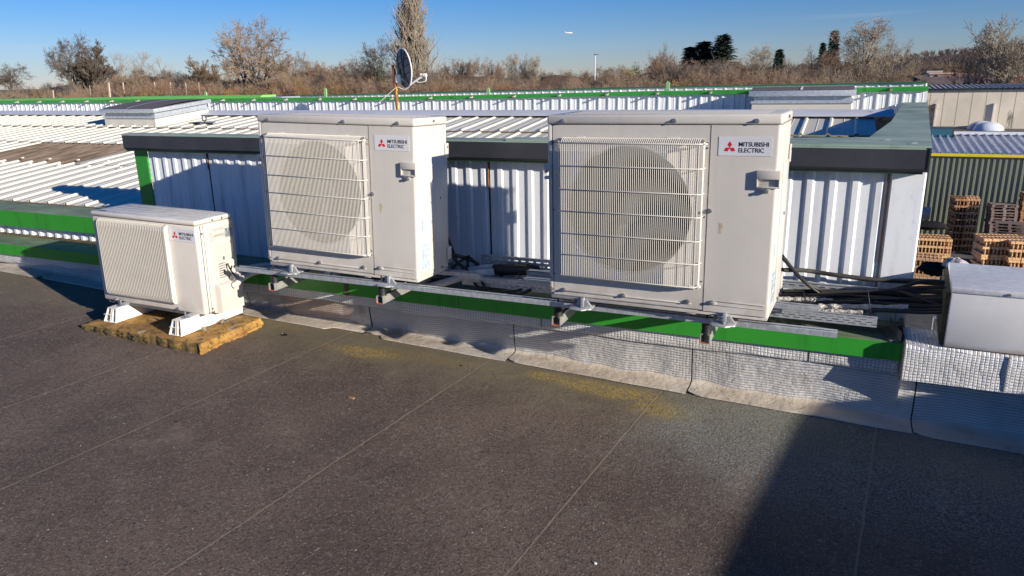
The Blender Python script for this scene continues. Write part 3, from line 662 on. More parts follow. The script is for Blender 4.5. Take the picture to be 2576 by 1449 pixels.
def labels_big(parent, W_):
    mb = MB(); mb.box(W_ + .0003, W_ + .0012, .039, .134, .036, .176); L = mb.build('rating_label', lab, parent)
    mb = MB(); r2 = random.Random(3)
    for i in range(22):
        z = .168 - i * .0058
        if i in (3, 4, 15): continue
        a = .045; 
        while a < .125:
            b = min(a + r2.uniform(.006, .022), .128); mb.box(W_ + .0012, W_ + .0015, a, b, z - .0011, z + .0011); a = b + r2.uniform(.003, .009)
            if r2.random() < .12: break
    mb.build('small_print', dusty, L)
    mb = MB(); mb.box(W_ + .0003, W_ + .0012, .043, .068, .234, .297); L2 = mb.build('barcode_label', lab, parent)
    mb = MB()
    for i in range(9): mb.box(W_ + .0012, W_ + .0015, .048, .063, .24 + i * .006, .2425 + i * .006)
    mb.build('small_print', dusty, L2)
    mb = MB(); mb.box(W_ + .0003, W_ + .0009, .166, .200, .062, .178); L3 = mb.build('warning_label', paint_w, parent)
    mb = MB(); cy, cz = .183, .103
    def tri(rr, xx): return [(xx, cy - rr, cz - rr * .75), (xx, cy + rr, cz - rr * .75), (xx, cy, cz + rr * 1.05)]
    mb.mesh(tri(.016, W_ + .0012), [(0, 1, 2)]); mb.c = 1; mb.mesh(tri(.0115, W_ + .0016), [(0, 1, 2)]); mb.c = 0
    mb.mesh([(W_ + .002, cy - .003, cz - .006), (W_ + .002, cy + .003, cz - .006), (W_ + .002, cy, cz + .007)], [(0, 1, 2)])
    for i in range(5): mb.box(W_ + .0009, W_ + .0014, .170, .194, .128 + i * .0045, .1295 + i * .0045)
    mb.box(W_ + .0009, W_ + .0014, .172, .194, .074, .082)
    mb.build('flame_triangle', [black, paint_w], L3)
    text('R32', .016, 'lettering', black, L3, (W_ + .001, .167, .158), (R(90), 0, R(90)), 1, .0004)

def big_unit(name, loc, rot, label, tape_mark=True):
    root = empty(name, loc, rot, label=label, cat='air conditioner', group='large outdoor air conditioning units on the steel rails')
    W_, D_, H_ = .95, .33, .796; zl = .756
    # body shell
    mb = MB(); t = .012
    mb.box(.692, W_, 0, t, .0, zl - .0015); mb.box(W_ - t, W_, t, D_, .0, zl - .0015); mb.c = 0
    mb.build('side_panel', paint, root, bevel=.0)
    mb = MB()   # rounded corner post
    n = 6; rr = .014; poly = [(.692, 0.0), (W_ - rr, 0.0)] + [(W_ - rr + rr * math.sin(R(90 * i / n)), rr - rr * math.cos(R(90 * i / n))) for i in range(1, n + 1)] + [(W_, D_ - .01), (W_ - .01, D_ - .005), (W_ - .018, D_ - .02), (W_ - .018, .02), (.692, .018)]
    root.children[0].data = root.children[0].data  # keep
    o = root.children[0]; me_old = o.data
    mb.prism(poly, 0, zl - .0015, 'z'); o2 = mb.build('service_panel', paint, root, smooth=40)
    bpy.data.objects.remove(o)
    mb = MB(); mb.box(0.0, .0175, 0, D_ - .01, .012, zl - .0015); mb.build('corner_post', paint, root, bevel=.003)
    mb = MB(); mb.box(.012, .945, D_ - .014, D_ - .002, .012, zl - .002); mb.build('coil', coil_m, root)
    mb = MB(); mb.box(.004, .946, .006, D_ - .006, -.018, .0115); mb.box(.62, .66, .008, .03, -.024, -.018); mb.build('base_pan', paint, root, bevel=.004)
    # front panel with orifice
    mb = MB(); cx, cz, r_ = .356, .400, .272
    plate_hole(mb, .0205, .6895, .002, zl - .0015, cx, cz, r_, .001, .022)
    mb.box(.0205, .024, .001, .02, .002, zl - .0015); mb.box(.686, .6895, .001, .02, .002, zl - .0015); mb.box(.0205, .6895, .001, .02, .002, .005)
    mb.build('front_panel', paint, root, smooth=35)
    mb = MB(); mb.box(.07, .640, -.004, .002, .0225, .0275); mb.box(.727, .935, -.003, .001, .029, .0315); mb.box(.727, .935, -.004, .001, .046, .0485)
    mb.tube([(.735, .001, .039), (.735, -.003, .039)], .0105, 12); mb.build('pressed_rib', paint, root, bevel=.001)
    # interior + fan
    mb = MB(); mb.tube([(cx, .0225, cz), (cx, .06, cz), (cx, .17, cz)], [r_ * .945, r_ * .93, r_ * 1.0], 48, cap=False); mb.build('shade_shroud', dark, root, smooth=60)  # dark ring added so the inside of the fan opening reads as shaded
    mb = MB(); mb.box(.022, .69, .20, .205, .01, .75); mb.build('fan_backing', coil_m, root)
    fan = MB(); fan.tube([(cx, .055, cz), (cx, .13, cz)], .058, 20)
    for k in range(3):
        vs_ = []; ns = 9
        for i in range(ns):
            for j in range(7):
                rr_ = .05 + (.245 - .05) * j / 6; a = R(120 * k) + R(-15) + R(78) * i / (ns - 1) * (.7 + .3 * j / 6)
                yv = .055 + .07 * i / (ns - 1); vs_.append((cx + rr_ * math.cos(a), yv, cz + rr_ * math.sin(a)))
        fan.mesh(vs_, [(i * 7 + j, (i + 1) * 7 + j, (i + 1) * 7 + j + 1, i * 7 + j + 1) for i in range(ns - 1) for j in range(6)])
    fan.build('fan', fan_m, root, smooth=50)
    # lid
    mb = MB(); mb.box(-.003, W_ + .003, -.004, D_ + .002, zl, H_); lid = mb.build('top_cover', paint, root, bevel=.010, seg=3, smooth=50)
    mb = MB()
    for i in range(5): y = .05 + i * .052; mb.box(.06, W_ - .06, y, y + .006, H_ - .001, H_ + .0018)
    mb.build('stiffening_rib', paint, lid)
    # guard
    mb = MB(); x0, x1 = .064, .668; z0, z1 = .098, .700; nw = 71; yg = -.040
    for i in range(nw):
        x = x0 + .012 + (x1 - x0 - .024) * i / (nw - 1)
        pts = [(x, -.004, z1 + .002), (x, -.014, z1 + .001), (x, -.030, z1 - .008), (x, yg, z1 - .022), (x, yg, z0 + .014), (x, -.034, z0 + .002), (x, -.016, z0 - .004), (x, -.004, z0 - .004)]
        mb.tube(pts, .00138, 5, cap=False)
    g_ = mb.build('wire_guard', wire, root, smooth=60)
    mb = MB()
    for z in (.684, .588, .488, .395, .298, .203, .106):
        mb.tube([(x0 - .018, .0, z), (x0 - .006, -.018, z), (x0 + .006, yg - .003, z), (x1 - .012, yg - .003, z), (x1 + .004, -.026, z), (x1 + .006, 0, z)], .0022, 6)
    for y in (-.008, -.018, -.028):
        for x in (x0 - .003 - (y + .028) * .3, x1 + .003): mb.tube([(x, y, z1 - .01), (x, y, z0 + .006)], .00135, 4)
    for z in (z1 + .002, z0 - .004): mb.tube([(x0, -.005, z), (x1, -.005, z)], .0022, 6)
    for z in (.684, .106): 
        for y in (-.012, -.020): mb.tube([(x1 - .03, y - .012, z), (x1 + .010, y - .010, z), (x1 + .012, y, z)], .003, 6)
    mb.box(x0 + .07, x0 + .105, -.006, 0, z1 + .002, z1 + .007); mb.box(x1 - .15, x1 - .10, -.006, 0, z1 + .002, z1 + .007)
    mb.build('guard_crossbar', wire, root, smooth=60)
    # handles
    h = MB(); a, b, c_, d = .873, .958, .519, .585
    h.box(a, b, -.013, .0, .553, d); h.box(a, a + .006, -.013, 0, c_, .553); h.box(b - .004, b, -.013, 0, c_, .553); h.box(a, b, -.013, 0, c_, c_ + .006)
    h.box(a, b, -.002, -.0005, c_, d); h.prism([(.889, .520), (.932, .520), (.921, .501), (.900, .501)], -.008, 0, 'y'); h.build('handle', paint_w, root, bevel=.0022, seg=2)
    h = MB(); h.box(-.018, .016, -.004, .03, .562, .588); h.box(-.018, -.012, -.004, .03, .548, .562); h.box(.006, .016, -.004, .03, .535, .562); h.box(-.018, .016, -.004, .03, .522, .535); h.build('handle', paint_w, root, bevel=.002)
    # screws
    def one(nm, mm, f, *a):
        s = MB(); f(s, *a); s.build(nm, mm, root)
    for x, z in ((.072, .770), (.547, .771), (.861, .770)): one('screw', screw_m, screw, x, z, -.004)
    for x, z in ((.070, .027), (.347, .029), (.627, .032), (.722, .037), (.700, .419), (.910, .5065), (.009, .027)): one('screw', screw_m, screw, x, z, -.001 if x != .91 else -.008)
    for x, z in ((.045, .69), (.66, .10), (.66, .693)): one('screw', screw_m, screw, x, z, -.006, .0055)
    for y, z in ((.182, .777), (.32, .640), (.245, .383), (.251, .013)): one('screw', screw_m, lambda s: s.tube([(W_, y, z), (W_ + .009, y, z)], .0065, 8))
    for x, z in ((.679, .686), (.679, .666), (.679, .124), (.679, .103), (.679, .393), (.0245, .681), (.0245, .39), (.0245, .098), (.008, .081)): one('drilled_hole', black, lambda s: s.tube([(x, .0015, z), (x, -.0004, z)], .0033, 10))
    badge(root, .723, .921, .6385, .711, -.0002)
    if tape_mark:
        s = MB(); r3 = random.Random(5)
        for i in range(9): z = .331 + i * .0048; s.box(.738 + r3.uniform(0, .004), .757 - r3.uniform(0, .006), -.0006, -.0001, z, z + .0044)
        s.build('tape_residue', tape, root)
    labels_big(root, W_)
    # side relief
    s = MB(); s.box(W_ - .001, W_ + .0035, .145, .325, .02, .60); s.build('service_cover', paint, root, bevel=.003)
    s = MB(); s.box(W_ + .0015, W_ + .0085, .30, .335, .585, .66); s.box(W_ - .01, W_ + .012, .30, .345, .04, .11); s.build('valve_cover', paint, root, bevel=.004)
    # feet
    for x in (.155, .775):
        s = MB()
        s.prism([(-.045, -.044), (.05, -.044), (.05, -.040), (-.045, -.040)], x - .030, x + .050)
        s.mesh([(x - .05, -.03, -.0445), (x + .055, -.03, -.0445), (x + .05, .04, -.0445), (x - .03, .04, -.0445), (x - .035, -.055, -.0445), (x + .02, -.06, -.0445),
                (x - .05, -.03, -.039), (x + .055, -.03, -.039), (x + .05, .04, -.039), (x - .03, .04, -.039), (x - .035, -.055, -.039), (x + .02, -.06, -.039)],
               [(6, 10, 11, 7, 8, 9), (0, 6, 10, 4), (4, 10, 11, 5), (5, 11, 7, 1), (1, 7, 8, 2), (0, 6, 9, 3)])
        s.prism([(x - .022, -.040), (x - .008, -.040), (x - .006, -.012), (x - .014, -.008)], -.01, .0, 'y')
        s.prism([(x + .020, -.040), (x + .055, -.040), (x + .030, -.008), (x + .018, -.010)], -.012, -.004, 'y')
        s.box(x + .000, x + .016, -.018, .002, -.040, .002)
        ft = s.build('mounting_foot', galv_l, root, bevel=.0015)
        s = MB(); s.tube([(x + .008, -.022, -.042), (x + .008, -.022, -.028)], .008, 6); s.tube([(x + .008, -.022, -.044), (x + .008, -.022, -.039)], .014, 12); s.build('bolt', screw_m, ft)
        s = MB(); s.box(x - .03, x + .05, .29, .35, -.044, -.018); s.build('mounting_foot', galv_l, root)
    return root
u2 = big_unit('outdoor_unit', (-2.855, 3.055, .471), (R(-1.211), R(1.125), R(.81)), 'middle ivory outdoor air conditioner, rear half of its right side in shade')
u3 = big_unit('outdoor_unit', (-1.164, 2.996, .473), (R(.036), R(-.446), R(-2.084)), 'rightmost ivory outdoor air conditioner with dark round fan behind its wire guard')

# ---- small unit on concrete slab
u1 = empty('outdoor_unit', (-4.049, 2.902, .169), (R(-.009), R(1.493), R(1.76)), label='small white outdoor air conditioner with louvred front standing on the orange stained slab', cat='air conditioner')
W1, D1, H1 = .80, .285, .55
mb = MB(); mb.box(0, W1, 0, D1, 0, .519); mb.build('casing', paint, u1, bevel=.014, seg=3, smooth=50)
mb = MB(); mb.box(-.003, W1 + .003, -.004, D1 + .002, .5215, H1); ld = mb.build('top_cover', [topdirt, paint], u1, bevel=.012, seg=3, smooth=50)
for pl in ld.data.polygons: pl.material_index = 0 if pl.normal.z > .6 else 1
mb = MB()
for y in (.062, .115, .168): mb.box(.05, W1 - .06, y, y + .0035, H1 - .0005, H1 + .0018)
mb.box(.07, .71, .225, .2285, H1 - .0005, H1 + .0018); mb.build('cover_rib', paint_w, ld)
mb = MB(); mb.box(.04, .10, .015, .035, H1, H1 + .0006); mb.build('warning_plate', ins, ld)
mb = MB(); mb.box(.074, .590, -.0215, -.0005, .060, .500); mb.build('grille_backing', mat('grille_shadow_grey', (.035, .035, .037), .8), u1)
mb = MB(); nf = 42
fin = [(-.001, .512), (-.018, .510), (-.028, .500), (-.032, .480), (-.032, .085), (-.028, .062), (-.018, .050), (-.001, .047)]
for i in range(nf):
    x = .072 + (.578 - .072) * i / (nf - 1); mb.prism(fin, x, x + .0050)
mb.prism(fin, .582, .597)
mb.build('front_grille', paint_w, u1, smooth=0)
badge(u1, .604, .792, .4255, .498, -.0004)
# heightfield side cover
mb = MB(); ny, nz = 44, 84; y0, y1, z0, z1 = .074, .276, -.006, .496
def sb(t, a, b, e): return smooth((t - a) / e + .5) * smooth((b - t) / e + .5)
def hf(y, z):
    up = sb(y, .088, .190, .010) * sb(z, .12, .482, .012) * .022
    scoop = sb(y, .100, .178, .012) * sb(z, .408, .446, .012) * .020
    cap = sb(y, .094, .186, .012) * sb(z, .436, .476, .014) * .012
    low = sb(y, .084, .268, .016) * sb(z, -.03, .168 - .0 * y, .03) * .052
    wid = sb(y, .080, .195, .008) * sb(z, -.05, .49, .008) * .006
    return max(up + cap - scoop, low, wid, .001)
vs_ = [(W1 + hf(y0 + (y1 - y0) * i / ny, z0 + (z1 - z0) * j / nz), y0 + (y1 - y0) * i / ny, z0 + (z1 - z0) * j / nz) for i in range(ny + 1) for j in range(nz + 1)]
mb.mesh(vs_, [(i * (nz + 1) + j, (i + 1) * (nz + 1) + j, (i + 1) * (nz + 1) + j + 1, i * (nz + 1) + j + 1) for i in range(ny) for j in range(nz)])
sc = mb.build('valve_cover', paint_w, u1, smooth=80)
mb = MB()
for i in range(7): z = .195 + i * .0135; mb.box(W1 + .0215, W1 + .0235, .118, .168, z, z + .004)
mb.box(W1 + .0215, W1 + .0235, .158, .170, .296, .316); mb.build('louvre_slot', ins, sc)
mb = MB(); mb.box(W1 - .002, W1 + .003, .030, .0325, .0, .515); mb.box(W1 - .002, W1 + .002, .052, .0535, -.0, .515); mb.build('panel_seam', ins, u1)
mb = MB(); mb.box(W1 + .0002, W1 + .001, .214, .275, .415, .473); lb = mb.build('rating_label', lab, u1)
mb = MB()
for i in range(5): mb.box(W1 + .001, W1 + .0014, .219, .255, .422 + i * .006, .4245 + i * .006)
mb.box(W1 + .001, W1 + .0014, .222, .236, .452, .468); mb.box(W1 + .001, W1 + .0014, .245, .262, .45, .466); mb.build('small_print', dusty, lb)
mb = MB(); mb.box(W1 - .001, W1 + .004, .279, .292, -.012, .05); mb.box(.02, W1, .27, D1 + .003, -.0, .51); mb.build('rear_panel', paint, u1)
mb = MB(); mb.box(W1 + .0035, W1 + .006, .308 - .022, .308 - .014, .01, .022); mb.box(W1 + .0, W1 + .0015, .055, .064, .02, .032); mb.build('square_vent', ins, u1)
for y, z in ((.037, .472), (.125, .535), (.199, .535)): mb = MB(); mb.tube([(W1, y, z), (W1 + .006, y, z)], .006, 8); mb.build('screw', screw_m, u1)
for x, z in ((.10, .012), (.60, .018)): mb = MB(); screw(mb, x, z, 0); mb.build('screw', screw_m, u1)
mb = MB(); mb.box(.03, .76, .01, .27, -.014, .002); mb.build('base_pan', ins, u1)

# slab
slab = MB(); nx, ny_ = 60, 34; sx0, sx1, sy0, sy1 = -4.10, -3.15, 2.765, 3.255
r4 = random.Random(11)
def edge_n(a): return .005 * math.sin(a * 23) + .004 * math.sin(a * 61 + 1) + .003 * math.sin(a * 137 + 2)
top = []; 
for j in range(ny_ + 1):
    for i in range(nx + 1):
        u, v_ = i / nx, j / ny_; x = sx0 + (sx1 - sx0) * u; y = sy0 + (sy1 - sy0) * v_
        e = min(u * 19, (1 - u) * 19, v_ * 10, (1 - v_) * 10, 1)
        x += edge_n(y) * (1 - e); y += edge_n(x) * (1 - e) 
        top.append((x, y, .052 + .002 * math.sin(x * 14) - .007 * (1 - e) + r4.uniform(-.0012, .0012)))
slab.mesh(top, [(j * (nx + 1) + i, j * (nx + 1) + i + 1, (j + 1) * (nx + 1) + i + 1, (j + 1) * (nx + 1) + i) for j in range(ny_) for i in range(nx)])
loop = [i for i in range(nx + 1)] + [(j * (nx + 1) + nx) for j in range(1, ny_ + 1)] + [ny_ * (nx + 1) + i for i in range(nx - 1, -1, -1)] + [j * (nx + 1) for j in range(ny_ - 1, 0, -1)]
vs_ = []; lv = 5
for k in loop:
    x, y, z = top[k]
    for q in range(lv + 1):
        t = q / lv; j_ = .006 * math.sin(x * 77 + q * 2.1) + r4.uniform(-.003, .003)
        cx_, cy_ = (sx0 + sx1) / 2, (sy0 + sy1) / 2; d = Vector((x - cx_, y - cy_, 0)).normalized(); o_ = (.006 * math.sin(3.14 * t) + j_ * (1 if 0 < q else 0)); vs_.append((x + d.x * o_, y + d.y * o_, z - (z - gz(x) + .004) * t))
K = lv + 1; nl = len(loop)
slab.mesh(vs_, [(a * K + q, ((a + 1) % nl) * K + q, ((a + 1) % nl) * K + q + 1, a * K + q + 1) for a in range(nl) for q in range(lv)])
slab.build('concrete_slab', slab_m, smooth=50, label='rough edged concrete slab covered in orange and olive lichen under the small unit', cat='slab')
# plastic feet
def foot(xb0, xb1, xt0, xt1, y0, y1, label):
    r = empty('plastic_block', ((xb0 + xb1) / 2, y0, .055), label=label, cat='support block', group='hollow white support feet on the concrete slab')
    cx_ = (xb0 + xb1) / 2; zb, zt = .0, .092; a0, a1, b0, b1 = xb0 - cx_, xb1 - cx_, xt0 - cx_, xt1 - cx_; t = .004
    mb = MB(); L = y1 - y0
    for (p0, p1) in (((a0, zb), (b0, zt)), ((a1 - t, zb), (b1 - t, zt)), (((a0 + a1) / 2, zb), ((b0 + b1) / 2 - .006, zt)), (((a0 + a1) / 2 + .012, zb), ((b0 + b1) / 2 + .006, zt))):
        mb.prism([p0, (p0[0] + t, p0[1]), (p1[0] + t, p1[1]), p1], 0, L, 'y')
    mb.box(a0 + t, a1 - t, .0005, L - .0005, zb, zb + .004); mb.box(a0 + .012, a1 - .014, .0005, L - .0005, .046, .049); mb.box(b0, b1, -.0003, L, zt - .001, zt + .003)
    mb.build('profile', pvc, r)
    mb = MB(); bx = (b0 + b1) / 2 + .014
    mb.tube([(bx, .055, zt + .003), (bx, .055, zt + .008)], .022, 14); mb.tube([(bx, .055, zt + .008), (bx, .055, zt + .018)], .010, 6); mb.tube([(bx, .055, zt + .01), (bx, .055, zt + .038)], .005, 8); mb.build('bolt', screw_m, r)
    mb = MB(); mb.prism([(bx - .022, zt + .004), (bx + .03, zt + .004), (bx + .05, zt + .020), (bx + .02, zt + .024)], .05, .10, 'y'); mb.build('foot_clip', galv, r)
foot(-3.997, -3.893, -3.940, -3.868, 2.835, 3.27, 'hollow white plastic support foot under the left end of the small unit')
foot(-3.417, -3.318, -3.372, -3.308, 2.80, 3.275, 'hollow white plastic support foot under the right end of the small unit')
mb = MB()
rr5 = random.Random(2)
for k in range(26):
    x = -3.24 + rr5.uniform(-.05, .05) - .03; y = 3.02 + rr5.uniform(-.12, .1); a = rr5.uniform(0, 3.1); d = Vector((math.cos(a), math.sin(a), 0)) * rr5.uniform(.012, .04); e = Vector((-d.y, d.x, 0)) * .35
    c = Vector((x, y, .058 + rr5.uniform(0, .008))); mb.mesh([c - d, c + e, c + d + Vector((0, 0, .006)), c - e + Vector((0, 0, .003))], [(0, 1, 2, 3)])
mb.build('dry_leaves', mat('dry_leaf', (.42, .36, .25), .9, nscale=60, namt=.4), kind='stuff', label='dry pale leaves caught beside the support foot on the slab', cat='leaves')

# ================================================================== RAILS, ARMS, TRAY
def rail(x0, x1, y, zt, label, nm='mounting_rail'):
    r = MB(); h, w, t, lip = .022, .041, .003, .011
    pr_ = [(y, zt - h), (y, zt), (y + lip, zt), (y + lip, zt - t), (y + t, zt - t), (y + t, zt - h + t), (y + w - t, zt - h + t), (y + w - t, zt - t), (y + w - lip, zt - t), (y + w - lip, zt), (y + w, zt), (y + w, zt - h)]
    n = len(pr_); r.mesh([(x0, *p) for p in pr_] + [(x1, p[0], p[1]) for p in pr_], [(i, (i + 1) % n, n + (i + 1) % n, n + i) for i in range(n)] + [(0, 1, 2, 3, 4, 5), (0, 5, 6, 11), (6, 7, 8, 9, 10, 11), tuple(n + k for k in (0, 1, 2, 3, 4, 5)), tuple(n + k for k in (0, 5, 6, 11)), tuple(n + k for k in (6, 7, 8, 9, 10, 11))])
    o = r.build(nm, galv, smooth=0, label=label, cat='steel rail', group='galvanised rails under the large units')
    k = MB(); x = x0 + .03
    while x < x1 - .02: k.box(x, x + .0012, y - .0006, y + .0001, zt - h + .004, zt - .005); x += .05
    k.build('measuring_notch', galv_l, o)
    return o
rail(-3.085, .045, 3.030, .4265, 'long galvanised steel rail running along the front under both large units')
rail(-3.02, -1.70, 3.355, .4265, 'rear galvanised rail with its end sticking out behind the middle unit')
rail(-1.45, -.035, 3.355, .4265, 'rear galvanised rail sticking out to the right of the right hand unit')
arm0 = None
for i, (x, lb_) in enumerate(((-2.823, 'square steel support arm with damper, leftmost, below the left end of the middle unit'), (-2.113, 'square steel support arm with orange end below the right end of the middle unit'), (-1.143, 'square steel support arm with damper below the left end of the right hand unit'), (-.466, 'square steel support arm with damper below the right end of the right hand unit'))):
    if arm0 is None:
        arm0 = empty('cross_beam', (0, 3.02, .315)); a = MB(); t = .0028; w = .041
        a.box(-w / 2, -w / 2 + t, 0, .76, 0, w); a.box(w / 2 - t, w / 2, 0, .76, 0, w); a.box(-w / 2 + t, w / 2 - t, 0, .76, .0002, t); a.box(-w / 2 + t, -w / 2 + .010, 0, .76, w - t, w - .0002); a.box(w / 2 - .010, w / 2 - t, 0, .76, w - t, w - .0002)
        a.build('channel', mat('channel_steel', (.40, .40, .37), .5, .5, nscale=20, namt=.25), arm0)
        a = MB(); a.box(-w / 2 - .0006, w / 2 + .0006, -.0012, .0006, -.0006, .004); a.box(-w / 2 - .0006, -w / 2 + .003, -.0012, .0006, .004, .018); a.build('painted_edge', primer, arm0)
        a = MB(); a.tube([(0, .03, w - .003), (0, .03, w + .014), (0, .03, w + .0385)], [.022, .0195, .021], 18); a.tube([(0, .03, w + .0385), (0, .03, w + .1)], .004, 8); a.tube([(0, .03, w + .078), (0, .03, w + .086)], .008, 6); a.build('damper', rubber, arm0, smooth=40)
        a = MB(); a.tube([(0, .355, w - .003), (0, .355, w + .0385)], .021, 16); a.build('damper', rubber, arm0, smooth=40)
        a = MB(); a.box(-.012, .012, .50, .55, -.05, 0); a.box(-.02, .02, .76, .77, -.02, .06); a.build('wall_plate', galv, arm0)
        o = arm0
    else: o = copy_tree(arm0)
    o.location = (x, 3.018, .3165); tag(o, lb_, 'support arm', 'support arms under the front rail')
# hole-punched tray
def slotted(mb, o, u, v, L, Wd, rows, sl=.026, sw=.007, gap=.046, th=.0014):
    o, u, v = Vector(o), Vector(u).normalized(), Vector(v).normalized(); nrm_ = u.cross(v) * th
    def q(a0, a1, b0, b1):
        pts = [o + u * a + v * b for a in (a0, a1) for b in (b0, b1)]
        vs_ = pts + [p + nrm_ for p in pts]; mb.mesh(vs_, [(0, 1, 3, 2), (4, 6, 7, 5), (0, 4, 5, 1), (2, 3, 7, 6), (0, 2, 6, 4), (1, 5, 7, 3)])
    b = 0; rows = sorted(rows)
    for k, rb in enumerate(rows):
        q(0, L, b, rb - sw / 2); a = 0; off = (k % 2) * gap / 2
        x = -off
        while x < L:
            s0, s1 = max(0, x), min(L, x + gap - sl)
            if s1 > s0: q(s0, s1, rb - sw / 2, rb + sw / 2)
            x += gap
        b = rb + sw / 2
    q(0, L, b, Wd)
tray = empty('cable_tray', (-1.86, 3.45, .358), label='slotted galvanised cable tray full of cables behind the two large units', cat='cable tray')
def TR(mb, n_, m_=galv):
    o = mb.build(n_, m_, smooth=0); o.parent = tray; o.location = (1.86, -3.45, -.358)
    return o
X0, X1 = -1.86, .205
mb = MB(); slotted(mb, (X0, 3.45, .3585), (1, 0, 0), (0, 1, 0), X1 - X0, .25, (.03, .07, .11, .15, .19, .225)); TR(mb, 'tray_base')
mb = MB(); slotted(mb, (X0, 3.70, .3585), (1, 0, 0), (0, .0, 1), X1 - X0, .085, (.02, .045, .068)); mb.box(X0, X1, 3.692, 3.706, .4435, .449); TR(mb, 'rear_side')
mb = MB(); slotted(mb, (X0, 3.45, .333), (1, 0, 0), (0, 0, 1), X1 - X0, .046, (.010, .020, .031), gap=.046, sw=.0035, sl=.028); mb.box(X0, X1, 3.444, 3.452, .379, .382); TR(mb, 'front_side')
# angle piece and support leg on the coping
zc = .273
br = empty('angle_bracket', (.22, 3.5, zc), label='short perforated steel angle lying on the end of the green coping', cat='bracket')
a_ = PZ(*zz(1110, 680, Z2, 2492), zc + .002); b_ = PZ(*zz(1215, 828, Z2, 2492), zc + .002)
dr = (b_ - a_); ln = dr.length; dr.normalize(); sdv = Vector((0, 0, 1)).cross(dr) * (1 if Vector((0, 0, 1)).cross(dr).x > 0 else -1)
mb = MB(); o_ = a_ - br.location
def pl(mb, o, u, v, w, L, Wd, T):
    vs_ = [o + u * a + v * b + w * c for a in (0, L) for b in (0, Wd) for c in (0, T)]; mb.mesh(vs_, [(0, 1, 3, 2), (4, 6, 7, 5), (0, 4, 5, 1), (2, 3, 7, 6), (0, 2, 6, 4), (1, 5, 7, 3)])
pl(mb, o_, dr, sdv, Vector((0, 0, 1)), ln, .042, .003); pl(mb, o_ + sdv * .042, dr, sdv, Vector((0, 0, 1)), ln, .003, .042); mb.build('angle', ins if 0 else mat('weathered_angle', (.22, .23, .22), .6, .4, nscale=20, namt=.4), br)
lg = empty('tray_support', (.24, 3.66, zc), label='thin folded steel leg holding the end of the cable tray', cat='bracket')
mb = MB(); mb.box(.05, .053, 0, .05, -.0, .09); mb.box(.0, .053, .0, .05, .088, .0905); mb.box(.053, .09, 0, .045, 0, .003); mb.build('leg', galv_l, lg)
mb = MB(); mb.tube([(.072, .02, .003), (.072, .02, .012)], .007, 6); mb.build('bolt', screw_m, lg)

# ================================================================== CABLES
def cable(pts, reg, w, r, label, m_=cable_m, nm='cable', cat='cable', grp=None, n=8):
    ps = [P(*zz(p[0], p[1], reg, w), p[2]) for p in pts]
    mb = MB(); mb.tube(bez(ps, 7), r, n); return mb.build(nm, m_, smooth=60, label=label, cat=cat, group=grp)
CG = 'black cables running from the right hand unit to the white box'
cable([(190, 30, 3.33), (330, 190, 3.5), (420, 280, 3.58), (540, 372, 3.62)], Z2, 2492, .0075, 'black cable dropping steeply from the right hand unit into the tray', grp=CG)
cable([(195, 20, 3.36), (290, 140, 3.55), (400, 255, 3.62), (560, 345, 3.66), (760, 372, 3.66), (1000, 372, 3.66), (1220, 348, 3.66), (1400, 388, 3.62), (1580, 450, 3.58), (1735, 505, 3.55)], Z2, 2492, .0085, 'black cable curving down from the unit and ending in a pale tip', grp=CG)
cable([(190, 152, 3.40), (420, 158, 3.66), (700, 200, 3.68), (1000, 236, 3.70), (1300, 258, 3.72), (1500, 268, 3.72), (1790, 290, 3.66)], Z2, 2492, .0105, 'thick dark insulated pipe stretched in front of the white wall, lower of the two', cable_b, 'insulated_pipe', 'pipe')
cable([(190, 150, 3.44), (330, 152, 3.66), (640, 186, 3.74), (1000, 246, 3.76), (1400, 248, 3.76), (1770, 262, 3.7)], Z2, 2492, .008, 'thinner dark pipe just behind the stretched insulated pipe', cable_b, 'insulated_pipe', 'pipe')
cable([(1200, 352, 3.6), (1330, 318, 3.6), (1450, 278, 3.6), (1600, 258, 3.62), (1785, 275, 3.62)], Z2, 2492, .009, 'grey black cable rising over the others into the top of the white box', cable_b, grp=CG)
r6 = random.Random(21)
lines = [(345, 340), (362, 352), (378, 372), (352, 394), (384, 415), (402, 440), (420, 462), (440, 430), (470, 480), (505, 500), (520, 530), (535, 555), (365, 318), (455, 515), (395, 470), (430, 545)]
for i, (ya, yb) in enumerate(lines):
    Y = 3.72 - .018 * i if i < 12 else 3.55 + .03 * (i - 12); x_s = (190, 560, 1040)[(i > 7) + (i > 9 and 0)] if i not in (7, 8, 13) else 500
    if i in (9, 10, 11): x_s = 1040
    pts = [(x_s, ya + 4, Y)]
    for x in (500, 800, 1040, 1300, 1520):
        if x > x_s + 60: pts.append((x, ya + (yb - ya) * smooth((x - 700) / 900) + r6.uniform(-7, 7), Y + r6.uniform(-.01, .01)))
    pts.append((1790, yb, Y - .02))
    ordw = ('rearmost', 'second from the wall', 'third from the wall', 'fourth from the wall', 'fifth from the wall', 'sixth from the wall', 'seventh from the wall', 'eighth from the wall', 'ninth from the wall', 'tenth from the wall', 'eleventh from the wall', 'lowest in front', 'topmost', 'second lowest in front', 'middle of the front', 'third lowest in front')[i]
    mm_ = cable_b if i % 3 == 0 else cable_m
    cable(pts, Z2, 2492, (.0090 if i % 4 == 1 else .0070), 'black cable bundled into the white box, ' + ordw, mm_, grp='black cables bundled in the tray beside the white box')
